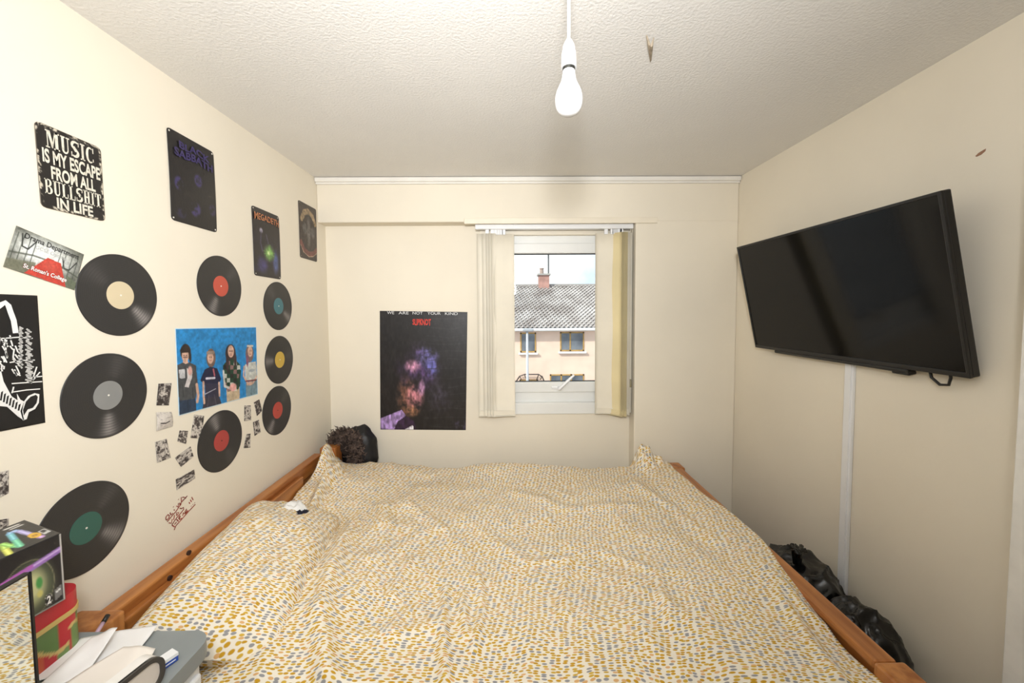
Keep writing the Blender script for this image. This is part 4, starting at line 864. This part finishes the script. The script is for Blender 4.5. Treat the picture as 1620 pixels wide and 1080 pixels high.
P.ell(.905, .70, .035, .11, (226, 178, 52), .12); P.stroke([(.895, .68), (.915, .68), (.915, .73), (.895, .73), (.895, .68)], .008, (150, 108, 30)); P.poly([(.945, .62), (.985, .61), (.985, .80), (.945, .81)], (196, 196, 194)); P.poly([(.95, .64), (.98, .632), (.98, .73), (.95, .74)], (34, 32, 34)); P.poly([(.84, .05), (.96, .04), (.965, .22), (.85, .24)], (40, 38, 40)); P.stroke([(.86, .08), (.94, .08)], .022, (220, 218, 214)); P.stroke([(.88, .16), (.95, .15)], .02, (210, 208, 204))
sheet('printed_top', Q, P, M_PRINTG, UPN, bx_, thick=.0006, lift=.0002)
# mirror standing on edge
mr = thing('mirror', (-.752, .50, ZU), 'thin black edged mirror standing upright at the left edge, reflecting the bed', 'mirror')
Tm = Matrix.Translation((-.752, .600, ZU)) @ Matrix.Rotation(R(4), 4, 'Z')
MB().rbox((-.008, -.26, .0005), (.0, 0, .318), .0015, T=Tm).build('back_plate', M_BLACK, mr)
MB().box((.0002, -.2585, .002), (.0012, -.0022, .3160), T=Tm).build('mirror_glass', mat('silvered_glass', (236, 240, 238), .02, 1.0), mr)
for a_, b_ in (((.0, -.003, .001), (.0028, 0, .318)), ((.0, -.26, .3152), (.0028, 0, .318)), ((.0, -.26, .0005), (.0028, -.257, .318))):
    MB().box(a_, b_, T=Tm).build('edge_strip', M_BLACK, mr)
# loose paper
def paper(name, Q, label, curl, seed, m):
    V = []; n = 16
    for j in range(n + 1):
        for i in range(n + 1):
            u, v = i / n, j / n; p = bil([Vector(q) for q in Q], u, v); p.z += curl * math.sin(math.pi * (u * .7 + .15)) * (1 - v) ** 1.5 + .004 * mnoise.noise((u * 2, v * 2, seed)); V.append(p)
    k = len(V); V += [v - Vector((0, 0, .0005)) for v in V]; w = n + 1
    Fc = [(j * w + i, j * w + i + 1, (j + 1) * w + i + 1, (j + 1) * w + i) for j in range(n) for i in range(n)]; Fc += [tuple(k + q for q in f[::-1]) for f in Fc]
    ed = list(range(w)) + [j * w + n for j in range(1, w)] + [n * w + i for i in range(n - 1, -1, -1)] + [j * w for j in range(n - 1, 0, -1)]; Fc += [(ed[i], k + ed[i], k + ed[(i + 1) % len(ed)], ed[(i + 1) % len(ed)]) for i in range(len(ed))]
    return tag(mesh_obj(name, V, Fc, m, None, True), label, 'paper', 'loose sheets on the drawer unit')
M_PAP = mat('white_paper', (242, 240, 238), .8, var=.02)
pz = lambda px, py, z: at(px, py, 2, z)
paper('paper_sheet', [pz(128, 1010, .806), pz(250, 989, .808), pz(216, 1034, .806), pz(30, 1085, .806)], 'white paper sheet lying flat against the bed post on the drawer unit', .004, 1.0, M_PAP)
paper('paper_sheet', [pz(146, 1008, .826), pz(186, 993, .836), pz(140, 1062, .816), pz(20, 1120, .816)], 'white paper sheet with a raised pointed corner beside the tin', .003, 4.0, M_PAP)
paper('paper_sheet', [pz(196, 1025, .828), pz(246, 1028, .824), pz(200, 1110, .818), pz(50, 1110, .818)], 'off-white curved paper sheet behind the dark rimmed box', .008, 7.0, mat('cream_paper', (240, 232, 222), .8, var=.02))
# white box with dark rim
wb_ = thing('rimmed_box', (-.66, .70, ZU), 'white plastic box with a dark grey rounded rim on the drawer unit', 'box')
pc = at(256, 1030, 2, .862); Tb = Matrix.Translation((pc.x + .004, pc.y, ZU + .001)) @ Matrix.Rotation(R(-12), 4, 'Z')       # local -y runs towards the camera, x out to the bed
def rr_prism(y0_, y1, z0, z1, r, x0, x1, n=8):
    L = rrect(y0_, z0, y1, z1, r, n); b = MB(); b.prism([Tb @ Vector((x1, a, c)) for a, c in L], Tb.to_3x3() @ Vector((x0 - x1, 0, 0))); return b
HB = .066
autosmooth(rr_prism(-.22, 0, 0, HB, .028, -.028, -.003).build('body', mat('white_box_plastic', (236, 232, 226), .45), wb_), 40)
Lo = rrect(-.22, 0, 0, HB, .028, 8); Li = rrect(-.212, .008, -.008, HB - .008, .021, 8); n = len(Lo); V = []
for x in (-.006, .002): V += [Tb @ Vector((x, a, c)) for a, c in Lo] + [Tb @ Vector((x, a, c)) for a, c in Li]
Fc = [(2 * n + i, 2 * n + (i + 1) % n, 3 * n + (i + 1) % n, 3 * n + i) for i in range(n)] + [(i, (i + 1) % n, 2 * n + (i + 1) % n, 2 * n + i) for i in range(n)] + [(n + (i + 1) % n, n + i, 3 * n + i, 3 * n + (i + 1) % n) for i in range(n)] + [(i, n + i, n + (i + 1) % n, (i + 1) % n) for i in range(n)]
mesh_obj('rim', V, Fc, mat('dark_grey_rubber', (70, 66, 62), .5), wb_)
rr_prism(-.213, -.007, .007, HB - .007, .022, -.003, -.0015).build('front_panel', mat('pale_beige_panel', (226, 216, 204), .5), wb_)
# small blue packet
bpk = thing('blue_packet', (-.70, .78, ZU), 'tiny blue and white packet beside the dark rimmed box', 'packet')
p0 = at(266, 1042, 2, ZU + .012); Tp = Matrix.Translation((p0.x, p0.y, ZU)) @ Matrix.Rotation(R(-24), 4, 'Z')
MB().rbox((-.014, -.018, .001), (.008, .014, .018), .001, T=Tp).build('carton', mat('packet_blue', (44, 78, 168), .5), bpk); MB().box((-.0142, -.0182, .012), (.0082, .0142, .0184), T=Tp).build('white_band', M_WHITE, bpk)
MB().box((.0078, -.013, .0055), (.0084, .009, .0075), T=Tp).build('print_line', M_WHITE, bpk)
# pen
pa, pb = at(146, 1012, 1, .858), at(171, 972, 1, .905)
pn = thing('pen', tuple(pa), 'lilac translucent pen with a dark cap leaning on the head post', 'pen')
d_ = (pb - pa); MB().tube([pa, pa + d_ * .7], .0042, 10).build('barrel', mat('lilac_plastic', (190, 160, 178), .3), pn, True); MB().tube([pa + d_ * .68, pa + d_ * .98, pb], [.0050, .0050, .003], 10).build('cap', M_BLACK, pn, True)

# ------------------------------------------------------------------ marks on ceiling and wall
fk = MB(); a_ = at(1023, 56, 2, ZC - .004); b_ = at(1029, 98, 2, ZC - .002); c_ = at(1034, 60, 2, ZC - .004)
fk.tube([a_, at(1027, 70, 2, ZC - .012), b_], [.0015, .004, .001], 5).tube([c_, at(1031, 72, 2, ZC - .014), at(1030, 96, 2, ZC - .002)], [.0015, .004, .001], 5)
tag(fk.build('peeling_flake', mat('tan_paper_flake', (196, 180, 158), .8, var=.2, vscale=60)), 'small tan flake of peeling paper on the ceiling right of the bulb', 'flake')
sc_ = MB().prism([at(px, py, 0, XR - .0002) for px, py in ((1543, 247), (1548, 242), (1556, 237), (1560, 235), (1559, 239), (1552, 245), (1545, 248))], (-.0006, 0, 0))
tag(sc_.build('wall_scuff', mat('brown_scuff', (150, 112, 88), .8)), 'short brown scuff mark high on the right wall above the television', 'scuff')

# ------------------------------------------------------------------ the street outside
HY = 21.0
def HP(px, py, y=HY): return at(px, py, 1, y)
GZ = -2.7
gr = struct(MB().box((-30, 3.5, GZ - .2), (36, 60, GZ)).build('ground', mat('grey_tarmac', (150, 148, 146), .9, var=.1, vscale=.6)))
ho = thing('terraced_house', (2.5, HY, GZ), 'pink rendered terraced house with grey tiled roof seen through the window', 'house')
ez = HP(870, 520).z; M_REND = mat('pink_render', (244, 214, 194), .9, var=.05, vscale=1.5)
MB().box((-12, HY, GZ), (18, HY + 8, ez + .1)).build('wall', M_REND, ho)
rz = HP(870, 453, HY + 4).z
tl = MB(); ncol, nrow = 125, 22; slope = Vector((0, 4.35, rz - ez - .02)); nr_ = Vector((0, -(rz - ez), 4.35)).normalized()
for r_ in range(nrow):
    a = Vector((0, HY - .35, ez + .04)) + slope * (r_ / nrow); b = Vector((0, HY - .35, ez + .04)) + slope * ((r_ + 1.12) / nrow)
    V = []; w = 30 / ncol
    for i in range(ncol * 4 + 1):
        x = -12 + i * w / 4 - r_ * .065; hgt_ = (.0, .07, .10, .03)[i % 4]
        V.append(Vector((x, a.y, a.z)) + nr_ * (.035 + hgt_)); V.append(Vector((x, b.y, b.z)) + nr_ * hgt_)
    tl.add(V, [(2 * i, 2 * i + 2, 2 * i + 3, 2 * i + 1) for i in range(ncol * 4)])
    k = len(tl.V); tl.add([v for v in V[::2]] + [v - nr_ * .035 for v in V[::2]], [(i, len(V[::2]) + i, len(V[::2]) + i + 1, i + 1) for i in range(ncol * 4)])
to = tl.build('roof_tiles', mat('grey_roof_tile', (190, 185, 182), .9, var=.25, vscale=1.1, col2=(150, 142, 138)), ho); to['kind'] = 'stuff'
MB().prism([(-12, HY - .2, ez - .02), (-12, HY + 4, rz - .05), (-12, HY + 8.2, ez - .02)], (30, 0, 0)).build('roof_deck', mat('dark_roof_felt', (96, 90, 88), .9), ho)
MB().tube([(-12, HY + 4, rz + .03), (18, HY + 4, rz + .03)], .13, 10).build('ridge', mat('grey_ridge_tile', (150, 144, 140), .9), ho)
MB().rbox((-12, HY - .50, ez - .08), (18, HY - .36, ez + .06), .03).build('gutter', M_WHITE, ho)
MB().box((-12, HY - .36, ez - .10), (18, HY + .02, ez - .04)).build('soffit', M_WHITE, ho)
M_OAK = mat('brown_window_timber', (190, 150, 84), .5, var=.1); M_DGL = mat('dark_house_glass', (64, 72, 84), .08, var=.5, vscale=1.2, col2=(120, 126, 134), spec=.8)
def hwin(x0, y0_, x1, y1, mull):
    a, b = HP(x0, y0_), HP(x1, y1)
    f_ = MB(); t_ = .07
    f_.box((a.x, HY - .03, a.z - t_), (b.x, HY + .06, a.z)).box((a.x, HY - .03, b.z), (b.x, HY + .06, b.z + t_)).box((a.x, HY - .03, b.z), (a.x + t_, HY + .06, a.z)).box((b.x - t_, HY - .03, b.z), (b.x, HY + .06, a.z))
    xs = [a.x + t_] + [a.x + (b.x - a.x) * q for q in mull] + [b.x - t_]
    for q in xs[1:-1]: f_.box((q - .04, HY - .03, b.z), (q + .04, HY + .06, a.z))
    w_ = f_.build('window', M_OAK, ho)
    for p_, q_ in zip(xs[:-1], xs[1:]): MB().box((p_ - .01, HY - .012, b.z + .05), (q_ + .01, HY - .002, a.z - .05)).build('pane', M_DGL, w_)
    MB().box((a.x - .1, HY - .14, b.z - .11), (b.x + .1, HY, b.z - .02)).build('window_sill', M_WHITE, w_)
hwin(823, 526, 848, 557, ()); hwin(886, 525, 924, 555, (.42,)); hwin(870, 592, 924, 622, (.33, .62)); hwin(822, 600, 851, 625, (.5,)); hwin(760, 526, 790, 557, (.5,)); hwin(952, 526, 990, 557, (.5,))
ck = HP(860, 445, HY + 4); cs = MB().box((ck.x - .32, HY + 3.6, rz - .3), (ck.x + .32, HY + 4.4, HP(860, 436, HY + 4).z)).build('chimney', mat('red_chimney_brick', (196, 150, 138), .9, var=.15, vscale=3), ho)
zc_ = HP(860, 436, HY + 4).z
MB().box((ck.x - .40, HY + 3.52, zc_), (ck.x + .40, HY + 4.48, zc_ + .10)).build('chimney_cap', mat('grey_concrete', (170, 166, 160), .9), cs)
MB().lathe([(.13, 0), (.11, .30), (.14, .32), (.14, .38)], (ck.x - .12, HY + 4, zc_ + .1), 12).build('chimney_pot', mat('clay_pot', (170, 150, 140), .9), cs)
ae = MB().tube([(ck.x + .3, HY + 3.9, zc_ - .5), (ck.x + .3, HY + 3.9, zc_ + 1.45)], .045, 6)
for k in range(5): ae.tube([(ck.x + .06 + k * .1, HY + 3.65, zc_ + 1.38), (ck.x + .06 + k * .1, HY + 4.15, zc_ + 1.38)], .028, 4)
ae.tube([(ck.x + .0, HY + 3.9, zc_ + 1.38), (ck.x + .6, HY + 3.9, zc_ + 1.38)], .018, 4); ae.build('aerial', mat('dark_aerial_metal', (84, 84, 88), .6), cs)
MB().tube([HP(820, 470, HY + 2.5), HP(824, 478, HY + 2.2), HP(828, 480, HY + 2.2)], .05, 6).build('roof_vent', mat('grey_metal', (150, 150, 152), .5, .5), ho)
# metal awning frame over the ground floor window
aw = thing('awning_frame', tuple(HP(838, 612, HY - .6)), 'dark metal awning frame over the lower left house window', 'awning')
m_ = mat('dark_wrought_iron', (90, 80, 76), .6)
pts = [HP(816, 604, HY - .3), HP(822, 595, HY - .6), HP(830, 592, HY - .7), HP(852, 592, HY - .7), HP(858, 596, HY - .6), HP(862, 606, HY - .3)]
MB().tube(pts, .035, 6).build('front_bar', m_, aw)
for px in (822, 830, 852, 858): MB().tube([HP(px, 593 if 825 < px < 855 else 595, HY - .65), HP(px + (3 if px < 840 else -3), 600, HY - .04)], .025, 6).build('strut', m_, aw)
for k in range(4): MB().tube([HP(826, 596 + k * 1.5, HY - .2), HP(856, 596 + k * 1.5, HY - .2)], .012, 4).build('wire', m_, aw)
# street lamp
LY = 12.0; lp0 = HP(834, 523, LY)
sl = thing('street_lamp', (lp0.x, LY, GZ), 'grey street lamp post in front of the house', 'street lamp')
MB().tube([(lp0.x, LY, GZ), (lp0.x, LY, lp0.z)], [.055, .035], 10).build('post', mat('pale_grey_steel', (196, 198, 202), .5, .2), sl, True)
MB().rbox((lp0.x - .14, LY - .09, lp0.z - .02), (lp0.x + .20, LY + .09, lp0.z + .07), .03).build('lantern', mat('lantern_grey', (170, 172, 176), .5), sl)
